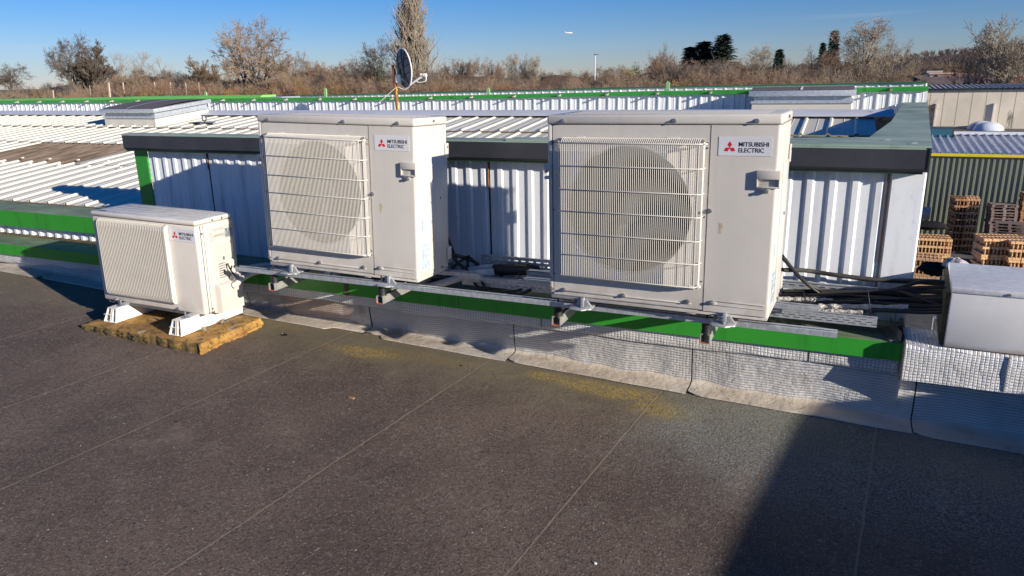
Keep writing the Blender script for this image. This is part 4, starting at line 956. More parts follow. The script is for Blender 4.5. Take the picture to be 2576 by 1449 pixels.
# lumpy white foil insulation in tray
wf = mat('crumpled_white_foil', (.50, .47, .43), .5, .2, nscale=35, namt=.5, bump=1, bscale=90)
def lumpy(pts, reg, w, r, label, seed):
    ps = bez([P(*zz(p[0], p[1], reg, w), p[2]) for p in pts], 9); rq = random.Random(seed)
    mb = MB(); mb.tube(ps, [r * rq.uniform(.75, 1.2) for _ in ps], 9); return mb.build('foil_insulation', wf, smooth=50, label=label, cat='insulation', group='white foil wrapped pipes in the cable tray')
lumpy([(120, 425, 3.56), (300, 428, 3.58), (500, 436, 3.58), (700, 446, 3.6), (840, 458, 3.6)], Z2, 2492, .011, 'lumpy white foil insulation beside the right hand unit, rear piece', 1)
lumpy([(540, 498, 3.54), (800, 500, 3.55), (1100, 505, 3.55), (1390, 505, 3.55)], Z2, 2492, .012, 'lumpy white foil insulation in the middle of the cable bundle', 2)
lumpy([(110, 520, 3.49), (400, 532, 3.49), (700, 545, 3.49), (960, 555, 3.49)], Z2, 2492, .010, 'lumpy white foil insulation along the front edge of the tray', 3)
for (x, ya, yb, Y) in ((395, 350, 445, 3.52), (1010, 365, 560, 3.5)):
    mb = MB(); mb.tube(bez([P(*zz(x, ya, Z2, 2492), Y), P(*zz(x + 12, (ya + yb) / 2, Z2, 2492), Y - .02), P(*zz(x + 22, yb, Z2, 2492), Y - .01)]), .0022, 6)
    mb.build('cable_tie', black, label='thin black cable tie around the bundle, %s one' % ('nearest the unit' if x < 500 else 'near the tray end'), cat='cable tie')
# cables between the units
CM = 'black cables looping between the two large units'
cable([(985, -60, 3.45), (1060, 60, 3.5), (1130, 140, 3.5), (1250, 230, 3.5), (1270, 290, 3.5)], TT, 2576, .008, 'black cable leaving the middle unit and falling straight into the tray', grp=CM)
cable([(960, 0, 3.45), (1100, 20, 3.55), (1250, 70, 3.6), (1380, 130, 3.62), (1440, 200, 3.62)], TT, 2576, .0105, 'thick black cable arching from the middle unit over the others', grp=CM)
cable([(970, -240, 3.42), (1020, -100, 3.5), (1080, 40, 3.55), (1110, 130, 3.55), (1200, 215, 3.55)], TT, 2576, .0075, 'black cable hanging nearly vertical behind the edge of the middle unit', grp=CM)
cable([(1290, 30, 3.56), (1190, 80, 3.55), (1120, 130, 3.52), (1030, 220, 3.5), (960, 300, 3.5)], TT, 2576, .0085, 'black cable crossing the others down to the left', grp=CM)
cable([(1240, 60, 3.6), (1260, 150, 3.6), (1210, 220, 3.6), (1150, 260, 3.58)], TT, 2576, .008, 'short black loop in the middle of the tangle', grp=CM)
cable([(1150, 40, 3.62), (1290, 60, 3.64), (1370, 140, 3.64), (1380, 220, 3.62)], TT, 2576, .008, 'black cable bending down at the right of the tangle', grp=CM)
cable([(1420, 330, 3.50), (1470, 420, 3.45), (1530, 540, 3.4), (1560, 600, 3.38)], TT, 2576, .009, 'black cable hanging over the tray from the rail end, right one of two', grp=CM)
cable([(1330, 350, 3.50), (1360, 430, 3.45), (1420, 540, 3.4), (1430, 600, 3.38)], TT, 2576, .009, 'black cable hanging over the tray from the rail end, left one of two', grp=CM)
cable([(1460, 330, 3.55), (1550, 375, 3.55), (1800, 400, 3.56), (2100, 410, 3.58), (2460, 400, 3.6)], TT, 2576, .009, 'black cable lying level across the gap between the units', grp=CM)
cable([(1700, 300, 3.58), (1850, 370, 3.58), (2100, 395, 3.6), (2460, 385, 3.6)], TT, 2576, .0065, 'thin black cable joining the level ones from the thick black sleeve', grp=CM)
cable([(1400, 480, 3.48), (1700, 490, 3.48), (2000, 470, 3.5), (2250, 440, 3.52), (2460, 420, 3.54)], TT, 2576, .009, 'black cable below the white pipe in the gap between the units', grp=CM)
cable([(1650, 590, 3.42), (1900, 550, 3.44), (2080, 500, 3.46), (2250, 440, 3.5)], TT, 2576, .008, 'black cable rising diagonally to the right hand unit, upper one', grp=CM)
cable([(1860, 610, 3.42), (2050, 575, 3.43), (2200, 500, 3.46), (2330, 440, 3.5)], TT, 2576, .009, 'black cable rising diagonally to the right hand unit, lower one', grp=CM)
cable([(1500, 480, 3.46), (1480, 440, 3.46), (1530, 395, 3.48), (1640, 400, 3.5)], TT, 2576, .005, 'thin black cable loop around the white pipe', grp=CM)
mb = MB()
for k in range(3):
    ys_ = (-330, -280, -235)[k]; mb.tube(bez([P(*zz(975, ys_ - 40, TT, 2576), 3.42), P(*zz(1012, ys_ - 10, TT, 2576), 3.44), P(*zz(1012, ys_ + 60, TT, 2576), 3.44)]), .005, 6)
# pipes
def pipe(pts, reg, w, r, label, m_=pipe_m, r1=None): 
    ps = bez([P(*zz(p[0], p[1], reg, w), p[2]) for p in pts], 8); mb = MB(); mb.tube(ps, r, 12, r1=r1); return mb.build('insulated_pipe', m_, smooth=60, label=label, cat='pipe', group='insulated refrigerant pipes')
pipe([(70, 440, 3.12), (160, 375, 3.22), (300, 300, 3.42), (480, 262, 3.52), (700, 250, 3.56), (900, 262, 3.56), (1300, 330, 3.55), (1700, 420, 3.54)], RR, 2350, .017, 'white insulated pipe from the small unit passing under the middle unit, upper one')
pipe([(100, 560, 3.10), (200, 460, 3.20), (330, 385, 3.36), (480, 345, 3.46), (640, 330, 3.50), (900, 345, 3.52), (1300, 420, 3.50)], RR, 2350, .019, 'white insulated pipe from the small unit passing under the middle unit, lower one')
pipe([(-300, 470, 3.50), (200, 500, 3.50), (640, 480, 3.48), (900, 420, 3.46), (1150, 345, 3.50), (1330, 300, 3.54)], TT, 2576, .020, 'grey white insulated pipe curving up behind the end of the rear rail')
pipe([(1130, 300, 3.55), (1280, 240, 3.60), (1440, 200, 3.62), (1640, 190, 3.64)], TT, 2576, .017, 'bright white insulated pipe end entering the black sleeve, upper one')
pipe([(1200, 330, 3.52), (1350, 285, 3.55), (1480, 275, 3.57), (1640, 262, 3.58)], TT, 2576, .021, 'bright white insulated pipe end entering the black sleeve, lower one')
pipe([(1640, 225, 3.61), (1760, 225, 3.61), (1950, 230, 3.62), (2120, 235, 3.62)], TT, 2576, .030, 'thick black insulated pipe between the white pipe ends and the right hand unit', cable_m)
pipe([(1650, 200, 3.66), (1900, 190, 3.67), (2200, 200, 3.68), (2280, 225, 3.68)], TT, 2576, .020, 'thinner black insulated pipe behind the thick one', cable_m)
pipe([(1220, 385, 3.50), (1350, 415, 3.49), (1550, 440, 3.49), (1750, 445, 3.5), (1920, 448, 3.52)], TT, 2576, .014, 'short dirty white insulated pipe lying low in the gap between the units')
pipe([(-100, 390, 3.55), (300, 400, 3.55), (700, 400, 3.53), (1000, 360, 3.50), (1250, 300, 3.52)], TT, 2576, .021, 'dark insulated pipe hidden under the middle unit', cable_m)
# small channel offcuts at the right hand unit
mb = MB(); a = P(*zz(2070, 340, TT, 2576), 3.50); mb.box(a.x, a.x + .22, 3.50, 3.54, a.z - .040, a.z); mb.build('steel_offcut', galv, bevel=.002, label='short flat steel channel beside the left foot of the right hand unit, lower one', cat='steel offcut')
mb = MB(); a = P(*zz(2115, 240, TT, 2576), 3.56); mb.box(a.x, a.x + .20, 3.56, 3.60, a.z - .004, a.z); mb.box(a.x, a.x + .20, 3.56, 3.563, a.z - .035, a.z); mb.box(a.x, a.x + .2, 3.56, 3.60, a.z - .035, a.z - .031); mb.build('steel_offcut', galv_l, label='short open steel channel beside the right hand unit, upper one', cat='steel offcut')
# fork clip at small unit
mb = MB(); o_ = P(*zz(35, 330, RR, 2350), 3.1)
mb.tube([o_ + Vector((-.02, 0, .04)), o_ + Vector((.0, 0, .0)), o_ + Vector((.045, 0, -.05))], .006, 4); mb.tube([o_ + Vector((.012, 0, .028)), o_ + Vector((.0, 0, .0))], .005, 4)
mb.build('pipe_clip', black, label='black forked pipe clip at the right side of the small unit', cat='clip')

# ================================================================== WHITE BOX
wb = empty('junction_box', (.464, 3.4, .293), (0, 0, 0), label='white painted metal box with overhanging lid at the right edge of the roof', cat='metal box')
bxm = mat('white_box_paint', (.88, .86, .82), .4, nscale=3.5, namt=.10, detail=8); g = G(bxm); v, x, y, z = g.xyz(); cr_ = [n_ for n_ in bxm.node_tree.nodes if n_.bl_idname == 'ShaderNodeValToRGB'][0].outputs[0]; g.l(g.mix(g.m('MULTIPLY', g.ss(g.m('ADD', z, g.m('MULTIPLY', g.noise(v, 9, 6), .05)), .055, .02), .7), cr_, (.42, .32, .22)), g.p.inputs['Base Color'])
sk = .08
mb = MB(); mb.prism([(0, 0), (1.1, 0), (1.1 + .036, .45), (.036, .45)], .002, .240, 'z'); mb.build('body', bxm, wb, bevel=.004)
mb = MB(); mb.prism([(-.004, -.005), (1.105, -.005), (1.14, .455), (.032, .455)], .2415, .2665, 'z'); ld = mb.build('lid', mat('scuffed_white_lid', (.76, .76, .77), .45, nscale=30, namt=.22, detail=9), wb, bevel=.003)
mb = MB(); mb.tube([(.20, -.005, .252), (.20, -.011, .252)], .006, 8); mb.build('screw', screw_m, ld)
mb = MB(); mb.prism([(-.016, .03), (.0, .02), (.034, .44), (.012, .45)], .004, .235, 'z'); mb.build('side_opening', mat('mossy_edge', (.05, .05, .03), .9, nscale=30, namt=.6, bump=1, bscale=80), wb)
mb = MB(); mb.prism([(-.002, .40), (.018, .40), (.018, .45), (.0, .45)], -.20, .0, 'z'); mb.build('rear_leg', pvc, wb)

# ================================================================== DEBRIS ON THE ROOF
def leafy(px, py, s, mm_, label, nm, cat, seed):
    rq = random.Random(seed); c = PZ(px, py, gz(-1.5)); c = PZ(px, py, gz(c.x) + .004); mb = MB(); n = 7
    pts = [(c.x + s * rq.uniform(.6, 1) * math.cos(6.28 * i / n) * 1.3, c.y + s * rq.uniform(.4, .8) * math.sin(6.28 * i / n), c.z + rq.uniform(0, s * .35)) for i in range(n)]
    mb.mesh(pts + [(c.x, c.y, c.z + s * .2)] + [(p[0], p[1], c.z - .003) for p in pts], [(i, (i + 1) % n, n) for i in range(n)] + [(i, (i + 1) % n, n + 1 + (i + 1) % n, n + 1 + i) for i in range(n)])
    mb.build(nm, mm_, label=label, cat=cat)
leafy(884, 1001, .022, mat('brown_leaf', (.38, .22, .12), .8, nscale=50, namt=.4), 'curled brown leaf alone in the middle of the dark roof', 'dead_leaf', 'leaf', 1)
leafy(716, 842, .016, mk('black_scrap', (.01, .01, .01)), 'black plastic scrap right of the slab', 'plastic_scrap', 'scrap', 2)
leafy(590, 846, .008, mk('butt', (.6, .5, .4)), 'pale cigarette butt in front of the right corner of the slab', 'cigarette_butt', 'litter', 3)
leafy(1498, 1416, .006, pvc, 'tiny white chip near the bottom edge of the roof', 'white_chip', 'litter', 4)
leafy(1160, 919, .007, mk('black_scrap2', (.012, .01, .01)), 'small black scrap beside the yellow lichen', 'plastic_scrap', 'scrap', 5)
leafy(445, 1060, .005, mk('grit', (.01, .01, .01)), 'tiny black scrap on the left part of the roof', 'plastic_scrap', 'scrap', 6)
mb = MB(); rq = random.Random(9)
for k in range(260):
    x = rq.uniform(-5.5, 1.0); y = rq.uniform(.9, 3.35); s = rq.uniform(.0008, .002); z = gz(x) + .004 * math.sin(x * 2.1 + y) * math.sin(y * 1.7)
    mb.mesh([(x - s, y - s, z), (x + s, y - s, z), (x + s, y + s, z), (x - s, y + s, z), (x, y, z + s * 1.6)], [(0, 1, 4), (1, 2, 4), (2, 3, 4), (3, 0, 4)])
mb.build('grit', mat('mineral_grit', (.42, .42, .40), .8), kind='stuff', label='pale mineral grit scattered over the dark roof', cat='grit')

# ================================================================== YARD: BUILDINGS ON THE RIGHT
def bldg(name, loc, **k): return empty(name, loc, **k)
def kid(mb, n_, m_, p_, smooth=0, bevel=0):
    o = mb.build(n_, m_, smooth=smooth, bevel=bevel); o.parent = p_; o.matrix_parent_inverse = Matrix.Translation([-c for c in p_.location]); return o
grw = sheet_mat('grey_green_sheet', (.24, .26, .205), (.10, .10, .08), (2, 2, .3), .4)
bA = bldg('storage_shed', (6, 48, -8), label='grey green ribbed metal shed with yellow gutter and pale ribbed roof behind the pallets', cat='shed')
mb = MB(); p_ = ribs(2.2, 24, .276, [(0, 0), (.10, 0), (.125, .045), (.17, .045), (.215, .045), (.24, 0)]); mb.sheet(p_, lambda q, k: (q[0], 48 - q[1] * 1.3, -3.16 if k else -8)); kid(mb, 'wall', grw, bA)
mb = MB(); mb.box(2.2, 24, 48.06, 54, -8, -3.2); kid(mb, 'rear_wall', grw, bA)
mb = MB(); mb.box(2.2, 24, 47.80, 47.95, -3.22, -3.06); kid(mb, 'gutter', mat('yellow_gutter', (.72, .58, .03), .4, nscale=3, namt=.1), bA, bevel=.02)
mb = MB(); p_ = ribs(2.2, 24, .42, [(0, 0), (.20, 0), (.215, .13), (.26, .13), (.275, 0)]); mb.sheet(p_, lambda q, k: (q[0], 54.2 if k else 47.9, (-2.52 if k else -3.10) + q[1])); kid(mb, 'roof', mat('pale_blue_grey_roof', (.70, .72, .76), .4, .2, nscale=2, namt=.15), bA)
mb = MB(); mb.box(2.2, 24, 54.1, 54.3, -2.46, -2.28); kid(mb, 'ridge', mat('ridge_pale', (.6, .62, .68), .5), bA)
mb = MB(); w0 = P(2336, 322, 54.2); w1 = P(2394, 352, 54.2)
mb.c = 0; mb.box(2.0, w1.x, 53.6, 54.3, w1.z, w0.z + .10); mb.c = 1; mb.box(2.0, w1.x - .12, 53.55, 53.62, w1.z + .15, w0.z - .0)
kid(mb, 'roof_window', [mat('window_frame_dark', (.05, .06, .07), .4), mat('window_teal', (.03, .11, .16), .3)], bA)
bB = bldg('office_block', (10, 54.5, -8), label='pale rendered flat roofed building with clear dome roof lights beyond the shed', cat='building')
zB = P(2500, 331, 54.4).z
mb = MB(); mb.box(2.4, 30, 54.35, 57.2, -8, zB - .10); kid(mb, 'wall', mat('pale_render', (.74, .70, .68), .85, nscale=.6, namt=.08), bB)
mb = MB(); mb.box(2.35, 30, 54.28, 57.2, zB - .10, zB + .0); kid(mb, 'roof_edge', mat('grey_roof_edge', (.08, .08, .085), .6), bB)
for (px, py, w_) in ((2486, 330, .72), (2470, 327, .72), (2322, 329, .42)):
    c = P(px, py, 55.6 if px != 2470 else 56.6); mb = MB(); n = 16; vs_ = []
    for k in range(7):
        a = R(90 * k / 6)
        for j in range(n): b = 6.28318 * j / n; vs_.append((c.x + w_ * 1.2 * math.cos(a) * math.cos(b), c.y + .6 * math.cos(a) * math.sin(b), zB + .0 + .62 * math.sin(a) * w_ / .85))
    mb.mesh(vs_, [(k * n + j, k * n + (j + 1) % n, (k + 1) * n + (j + 1) % n, (k + 1) * n + j) for k in range(6) for j in range(n)]); kid(mb, 'dome_light', mat('dome_acrylic', (.62, .66, .74), .15), bB, smooth=60)
bC = bldg('factory_hall', (12, 58, -8), label='beige panelled hall with grey corrugated roof edge, beyond the domed flat roof', cat='building')
zC = P(2400, 228, 57.3).z
mb = MB(); mb.box(2.6, 34, 57.25, 64, -8, zC); kid(mb, 'wall', mat('beige_panels', (.64, .57, .46), .85, nscale=.8, namt=.12), bC)
mb = MB(); x = 3.3
while x < 34: mb.box(x, x + .022, 57.244, 57.26, zB, zC - .02); x += .80
kid(mb, 'panel_joint', mat('joint_grey', (.30, .27, .22), .8), bC)
dpm_ = mat('downpipe_pale', (.5, .5, .48), .6)
for (px) in (2352, 2497): mb = MB(); c = P(px, 290, 57.2); mb.box(c.x - .05, c.x + .02, 57.12, 57.25, zB, c.z + .75); kid(mb, 'downpipe', dpm_, bC)
mb = MB(); mb.box(2.5, 34, 57.1, 57.3, zC, zC + .08); kid(mb, 'roof_edge', mat('roof_edge_dark', (.03, .03, .035), .6), bC)
mb = MB(); p_ = ribs(2.5, 34, .31, [(0, .0), (.06, .07), (.155, .12), (.25, .07)]); mb.sheet(p_, lambda q, k: (q[0], 61.5 if k else 57.15, zC + (.26 if k else .06) + q[1] * .8)); kid(mb, 'roof', mat('fibre_cement', (.40, .39, .37), .9, nscale=1.5, namt=.4), bC, smooth=60)
mb = MB(); mb.box(2.5, 34, 61.5, 68, -8, zC + .2); kid(mb, 'rear_block', mat('brown_roof', (.12, .10, .09), .9, nscale=1, namt=.3), bC)
# exhaust pipe of the shed
mb = MB(); c = P(*zz(455, 430, S5, 1927), 46.5); mb.tube([(c.x - .9, 46.5, c.z), (c.x + .45, 46.5, c.z)], .36, 14); mb.build('exhaust_duct', mat('duct_zinc', (.45, .45, .43), .6), smooth=50, label='short pale metal duct sticking out beside the white corner', cat='duct')

# ---- pallets
woods = {'orange': mat('orange_wood', (.80, .50, .26), .8, nscale=9, namt=.45), 'pale': mat('pale_new_wood', (.78, .56, .31), .8, nscale=9, namt=.35), 'grey': mat('weathered_wood', (.22, .16, .14), .85, nscale=9, namt=.5), 'brown': mat('brown_wood', (.42, .22, .11), .85, nscale=9, namt=.5)}
pal_cache = {}
def pallet(kind, L=1.2, Wd=.8):
    key = (kind, L)
    if key in pal_cache: o = pal_cache[key].copy(); COL.objects.link(o); return o
    mb = MB(); rq = random.Random(3); h = .144
    for i in range(5):
        y = -Wd / 2 + (Wd - .12) * i / 4; mb.box(-L / 2, L / 2, y, y + .12 - rq.uniform(0, .02), h - .022, h)
    for x in (-L / 2, -.07, L / 2 - .14):
        mb.box(x, x + .14, -Wd / 2, Wd / 2, h - .046, h - .0225)
        for y in (-Wd / 2, -.05, Wd / 2 - .1): mb.box(x + .002, x + .138, y + .001, y + .099, .022, h - .0465)
    for y in (-Wd / 2, -.06, Wd / 2 - .12): mb.box(-L / 2, L / 2, y, y + .12, 0, .0215)
    o = mb.build('pallet', woods[kind], smooth=0); pal_cache[key] = o; return o
rp = random.Random(17)
ORD = 'first second third fourth fifth sixth seventh eighth ninth tenth eleventh twelfth thirteenth fourteenth fifteenth sixteenth seventeenth eighteenth nineteenth twentieth 21st 22nd 23rd 24th'.split()
def stack_flat(px, pybot, Y, n, kind, lab_, yaw=0, z0=-8, dx=0, L=1.2):
    c = P(px, pybot, Y)
    for i in range(n):
        o = pallet(kind, L); o.location = (c.x + dx + rp.uniform(-.04, .04), Y + rp.uniform(-.04, .04), z0 + .146 * i); o.rotation_euler = (0, 0, R(yaw + rp.uniform(-2, 2)))
        tag(o, lab_ + ', ' + ORD[n - 1 - i] + ' from the top', 'pallet', 'pallets of the ' + lab_)
def stack_edge(px, Y, n, tiers, kind, lab_, yaw=0, z0=-8, step=.155, hh=.81, face=0):
    c = P(px, 600, Y)
    for t in range(tiers):
        for i in range(n):
            o = pallet(kind); a = R(yaw + rp.uniform(-1.5, 1.5)); off = (i - (n - 1) / 2) * step
            d = Vector((math.cos(R(yaw)), math.sin(R(yaw)), 0))
            # stand on the long edge; stacked side by side along d
            o.rotation_euler = Euler((R(90), 0, a + R(90)), 'XYZ'); o.location = Vector((c.x, Y, z0 + .40 + hh * t)) + d * (off + rp.uniform(-.01, .01))
            tag(o, lab_ + ', row ' + ('one', 'two', 'three', 'four')[t] + ' up, ' + ORD[i] + ' from left', 'pallet', 'pallets of the ' + lab_)
stack_edge(2342, 40.5, 10, 2, 'orange', 'orange brown pallet on edge behind black bag', 4)
stack_edge(2326, 36.0, 9, 2, 'orange', 'orange pallet on edge beside white corner', -6)
stack_edge(2394, 45.2, 4, 4, 'brown', 'brown pallet on edge in left column', 6, hh=.70)
stack_edge(2428, 45.4, 4, 4, 'orange', 'sunlit pallet on edge in right column', -4, hh=.70)
stack_flat(2493, 700, 44.5, 19, 'grey', 'dark weathered pallet in the taller dark pile', 8)
stack_flat(2518, 700, 42.3, 15, 'grey', 'dark weathered pallet in the lower dark pile', -6)
stack_flat(2568, 700, 44.8, 23, 'brown', 'reddish pallet in the tall pile at the photo edge', 4)
stack_edge(2512, 37.2, 11, 3, 'orange', 'strapped orange pallet on edge behind the box', 12)
stack_edge(2575, 36.9, 9, 3, 'orange', 'strapped pallet on edge at the photo edge', 8)
stack_flat(2535, 700, 32.5, 14, 'pale', 'pale new pallet in pile above the box lid', 5)
stack_flat(2582, 700, 32.2, 14, 'pale', 'pale new pallet in pile at the photo edge', -3)
stack_flat(2455, 700, 39.5, 3, 'brown', 'dark brown pallet in low pile on the asphalt', 24)
def lump(px, py, Y, rx, ry, rzz, m_, nm, label, cat, seed, z0=None):
    c = P(px, py, Y); rq = random.Random(seed); mb = MB(); n, k = 18, 8; vs_ = []
    for i in range(k + 1):
        a = R(-90 + 180 * i / k)
        for j in range(n): b = 6.28318 * j / n; f_ = 1 + rq.uniform(-.16, .16); vs_.append((c.x + rx * math.cos(a) * math.cos(b) * f_, c.y + ry * math.cos(a) * math.sin(b) * f_, c.z + rzz * math.sin(a) * f_))
    mb.mesh(vs_, [(i * n + j, i * n + (j + 1) % n, (i + 1) * n + (j + 1) % n, (i + 1) * n + j) for i in range(k) for j in range(n)]); return mb.build(nm, m_, smooth=25, label=label, cat=cat)
blk = mat('black_tarp', (.010, .010, .010), .75, spec=.2)
lump(2325, 566, 40.5, 1.05, .5, .22, blk, 'tarpaulin', 'folded black tarpaulin on top of the pallets beside the white wall corner', 'tarpaulin', 4)
lump(2350, 676, 33.5, .55, .5, .27, blk, 'rubbish_bag', 'black plastic bag with white marks slumped in front of the orange pallets', 'bag', 5)
lump(2404, 668, 33.0, .45, .5, .30, mat('plastic_film', (.52, .47, .47), .35, nscale=5, namt=.5), 'plastic_film', 'crumpled clear plastic film behind the left end of the white box', 'plastic film', 6)

# ================================================================== VILLAGE
def house(px, pyt, Y, w, d, hw, hr, wall_c, roof_c, label, win=3, flat=False):
    top = P(px, pyt, Y); g0 = gh(top.x, Y); zt = top.z
    r = empty('house', (top.x, Y, g0 - .3), label=label, cat='house'); H = zt - g0 + .3; he = H - hr
    mb = MB(); mb.box(-w / 2, w / 2, 0, d, 0, he); mb.build('wall', mat('house_wall', wall_c, .9, nscale=1, namt=.1), r, smooth=0)
    mb = MB()
    if flat: mb.box(-w / 2 - .2, w / 2 + .2, -.2, d + .2, he, H)
    else: mb.prism([(-.5, he - .05), (d / 2, H), (d + .5, he - .05), (d + .5, he + .1), (d / 2, H + .15), (-.5, he + .1)], -w / 2 - .3, w / 2 + .3)
    mb.build('roof', mat('house_roof', roof_c, .85, nscale=1.2, namt=.25), r, smooth=0)
    for i in range(win):
        x = -w / 2 + w * (i + .5) / win; mb = MB(); mb.box(x - .5, x + .5, -.04, .0, he - 1.7, he - .5); mb.build('window', mat('pane_dark', (.03, .035, .05), .2), r, smooth=0)
house(2330, 190, 135, 26, 8, 3, .8, (.50, .22, .16), (.13, .11, .11), 'long low building with dark roof and red band at the foot of the wooded hill', 4, True)
house(2372, 183, 128, 3.2, 4, 3, .2, (.72, .52, .42), (.6, .4, .32), 'small salmon pink block rising over the long dark roof', 1, True)
house(2352, 178, 150, 2.0, 3, 3, .3, (.8, .8, .8), (.5, .5, .5), 'tiny white gable above the long dark roof', 0, True)
house(2478, 186, 120, 6, 6, 3, 1.2, (.72, .70, .66), (.28, .18, .14), 'white house with brown roof behind the right bare tree', 2)
house(2440, 189, 125, 7, 6, 3, 1.4, (.40, .38, .36), (.24, .17, .13), 'grey house with brown roof left of the right bare tree', 2)
house(2560, 192, 115, 15, 7, 3, .9, (.34, .27, .24), (.45, .09, .06), 'house with bright red roof at the right edge of the photo', 3)
house(2395, 196, 112, 10, 6, 3, .7, (.2, .16, .14), (.16, .12, .11), 'low brown roofed shed in front of the village', 0)
house(2150, 191, 140, 8, 6, 3, 1.0, (.66, .60, .52), (.38, .14, .10), 'small house with reddish roof glimpsed through the pale bare tree', 2)

# ================================================================== VEGETATION
def branch_mesh(seed, H=10, kind='round'):
    rq = random.Random(seed); mbt, mbc = MB(), MB()
    def seg(mb, a, b, ra, rb, n=3):
        d = (b - a); L = d.length
        if L < 1e-5: return
        d /= L; u = d.cross(Vector((0, 0, 1)) if abs(d.z) < .9 else Vector((1, 0, 0))).normalized(); w = d.cross(u)
        vs_ = [a + (u * math.cos(6.283 * j / n) + w * math.sin(6.283 * j / n)) * ra for j in range(n)] + [b + (u * math.cos(6.283 * j / n) + w * math.sin(6.283 * j / n)) * rb for j in range(n)]
        mb.mesh(vs_, [(j, (j + 1) % n, n + (j + 1) % n, n + j) for j in range(n)])
    cfg = {'shrub': dict(lv=4, nb=(9, 5, 5, 4), an=(38, 36, 42, 48), ln=(.9, .62, .6, .55), up=.22, tr=.1), 'round': dict(lv=5, nb=(6, 6, 5, 5, 4), an=(34, 42, 45, 48, 50), ln=(.42, .62, .60, .58, .55), up=.22, tr=.22),
           'spread': dict(lv=5, nb=(7, 4, 5, 5, 5), an=(30, 40, 42, 46, 52), ln=(.55, .60, .55, .50, .45), up=.10, tr=.16),
           'fan': dict(lv=5, nb=(12, 6, 5, 5, 4), an=(24, 20, 22, 24, 28), ln=(.66, .55, .50, .5, .5), up=.38, tr=.10),
           'pale': dict(lv=5, nb=(8, 5, 5, 5, 4), an=(27, 33, 38, 42, 48), ln=(.5, .58, .56, .54, .5), up=.30, tr=.20),
           'thin': dict(lv=4, nb=(8, 6, 5, 4), an=(26, 34, 38, 42), ln=(.44, .50, .55, .5), up=.3, tr=.3)}[kind]
    R0 = .020 * H if kind != 'thin' else .012 * H
    def grow(p, d, L, r, lv):
        mb = mbt if lv <= 1 else mbc
        ns = 4 if lv < 2 else 3 if lv < 4 else 2; pts = [p]; dd = d.copy(); rs = [r]
        for i in range(ns):
            jit = .12 if lv < 2 else .2
            dd = (dd + Vector((rq.uniform(-jit, jit), rq.uniform(-jit, jit), rq.uniform(-jit, jit) + cfg['up'] * (.25 if lv else .05)))).normalized()
            pts.append(pts[-1] + dd * L / ns); rs.append(r * (1 - .55 * (i + 1) / ns))
        for i in range(ns): seg(mb, pts[i], pts[i + 1], rs[i], rs[i + 1], 5 if lv < 2 else 3)
        if lv >= cfg['lv']: return
        nb = cfg['nb'][lv] + (1 if rq.random() < .4 else 0)
        for k in range(nb):
            t = rq.uniform(.35 if lv else .25 if kind != 'fan' else .05, 1.0) if k else 1.0; f_ = t * ns; i = min(int(f_), ns - 1); q = pts[i].lerp(pts[i + 1], f_ - i)
            dl = (pts[i + 1] - pts[i]).normalized(); a = R(cfg['an'][lv] * rq.uniform(.6, 1.35)) * (.5 if k == 0 else 1); az = rq.uniform(0, 6.283) if lv else 6.283 * k / nb + rq.uniform(-.4, .4)
            u = dl.cross(Vector((0, 0, 1)) if abs(dl.z) < .95 else Vector((1, 0, 0))).normalized(); w = dl.cross(u)
            nd = (dl * math.cos(a) + (u * math.cos(az) + w * math.sin(az)) * math.sin(a)).normalized()
            L2 = L * cfg['ln'][lv] * rq.uniform(.75, 1.2) * (1.15 if lv == 0 and kind != 'thin' else 1)
            rr_ = max(rs[i] * (.62 if lv < 3 else .6), .0024 * H if lv < 2 else .0012 * H); grow(q, nd, L2, rr_, lv + 1)
    grow(Vector((0, 0, 0)), Vector((rq.uniform(-.05, .05), rq.uniform(-.05, .05), 1)).normalized(), H * {'shrub': .16, 'round': .42, 'spread': .34, 'fan': .22, 'pale': .42, 'thin': .75}[kind], R0, 0)
    return mbt, mbc
def poplar_mesh(seed, H):
    rq = random.Random(seed); mbt, mbc = MB(), MB()
    mbt.tube([(0, 0, 0), (.1, 0, H * .5), (0, 0, H * .97)], [.022 * H, .014 * H, .002 * H], 6)
    for k in range(300):
        t = (k / 300) ** .85; z = H * (.04 + .90 * t); az = rq.uniform(0, 6.283); L = H * .30 * (1 - t * .70) * rq.uniform(.65, .95); lean = R(rq.uniform(10, 20))
        d = Vector((math.cos(az) * math.sin(lean), math.sin(az) * math.sin(lean), math.cos(lean))); p = Vector((0, 0, z)); rr_ = .0030 * H * (1 - t * .6)
        pts = [p]; 
        for i in range(4): d = (d + Vector((rq.uniform(-.08, .08), rq.uniform(-.08, .08), .13))).normalized(); pts.append(pts[-1] + d * L / 4)
        mbc.tube(pts, rr_, 3, cap=False, r1=rr_ * .3)
        for q in range(15):
            i = rq.randrange(1, 4); a = pts[i].lerp(pts[i + 1], rq.random()); az2 = rq.uniform(0, 6.283)
            e = Vector((math.cos(az2) * .28, math.sin(az2) * .28, .95)).normalized(); l2 = L * rq.uniform(.22, .5)
            mbc.tube([a, a + e * l2 * .5, a + e * l2 * .9 + Vector((0, 0, l2 * .15))], rr_ * .34, 3, cap=False, r1=rr_ * .14)
    return mbt, mbc
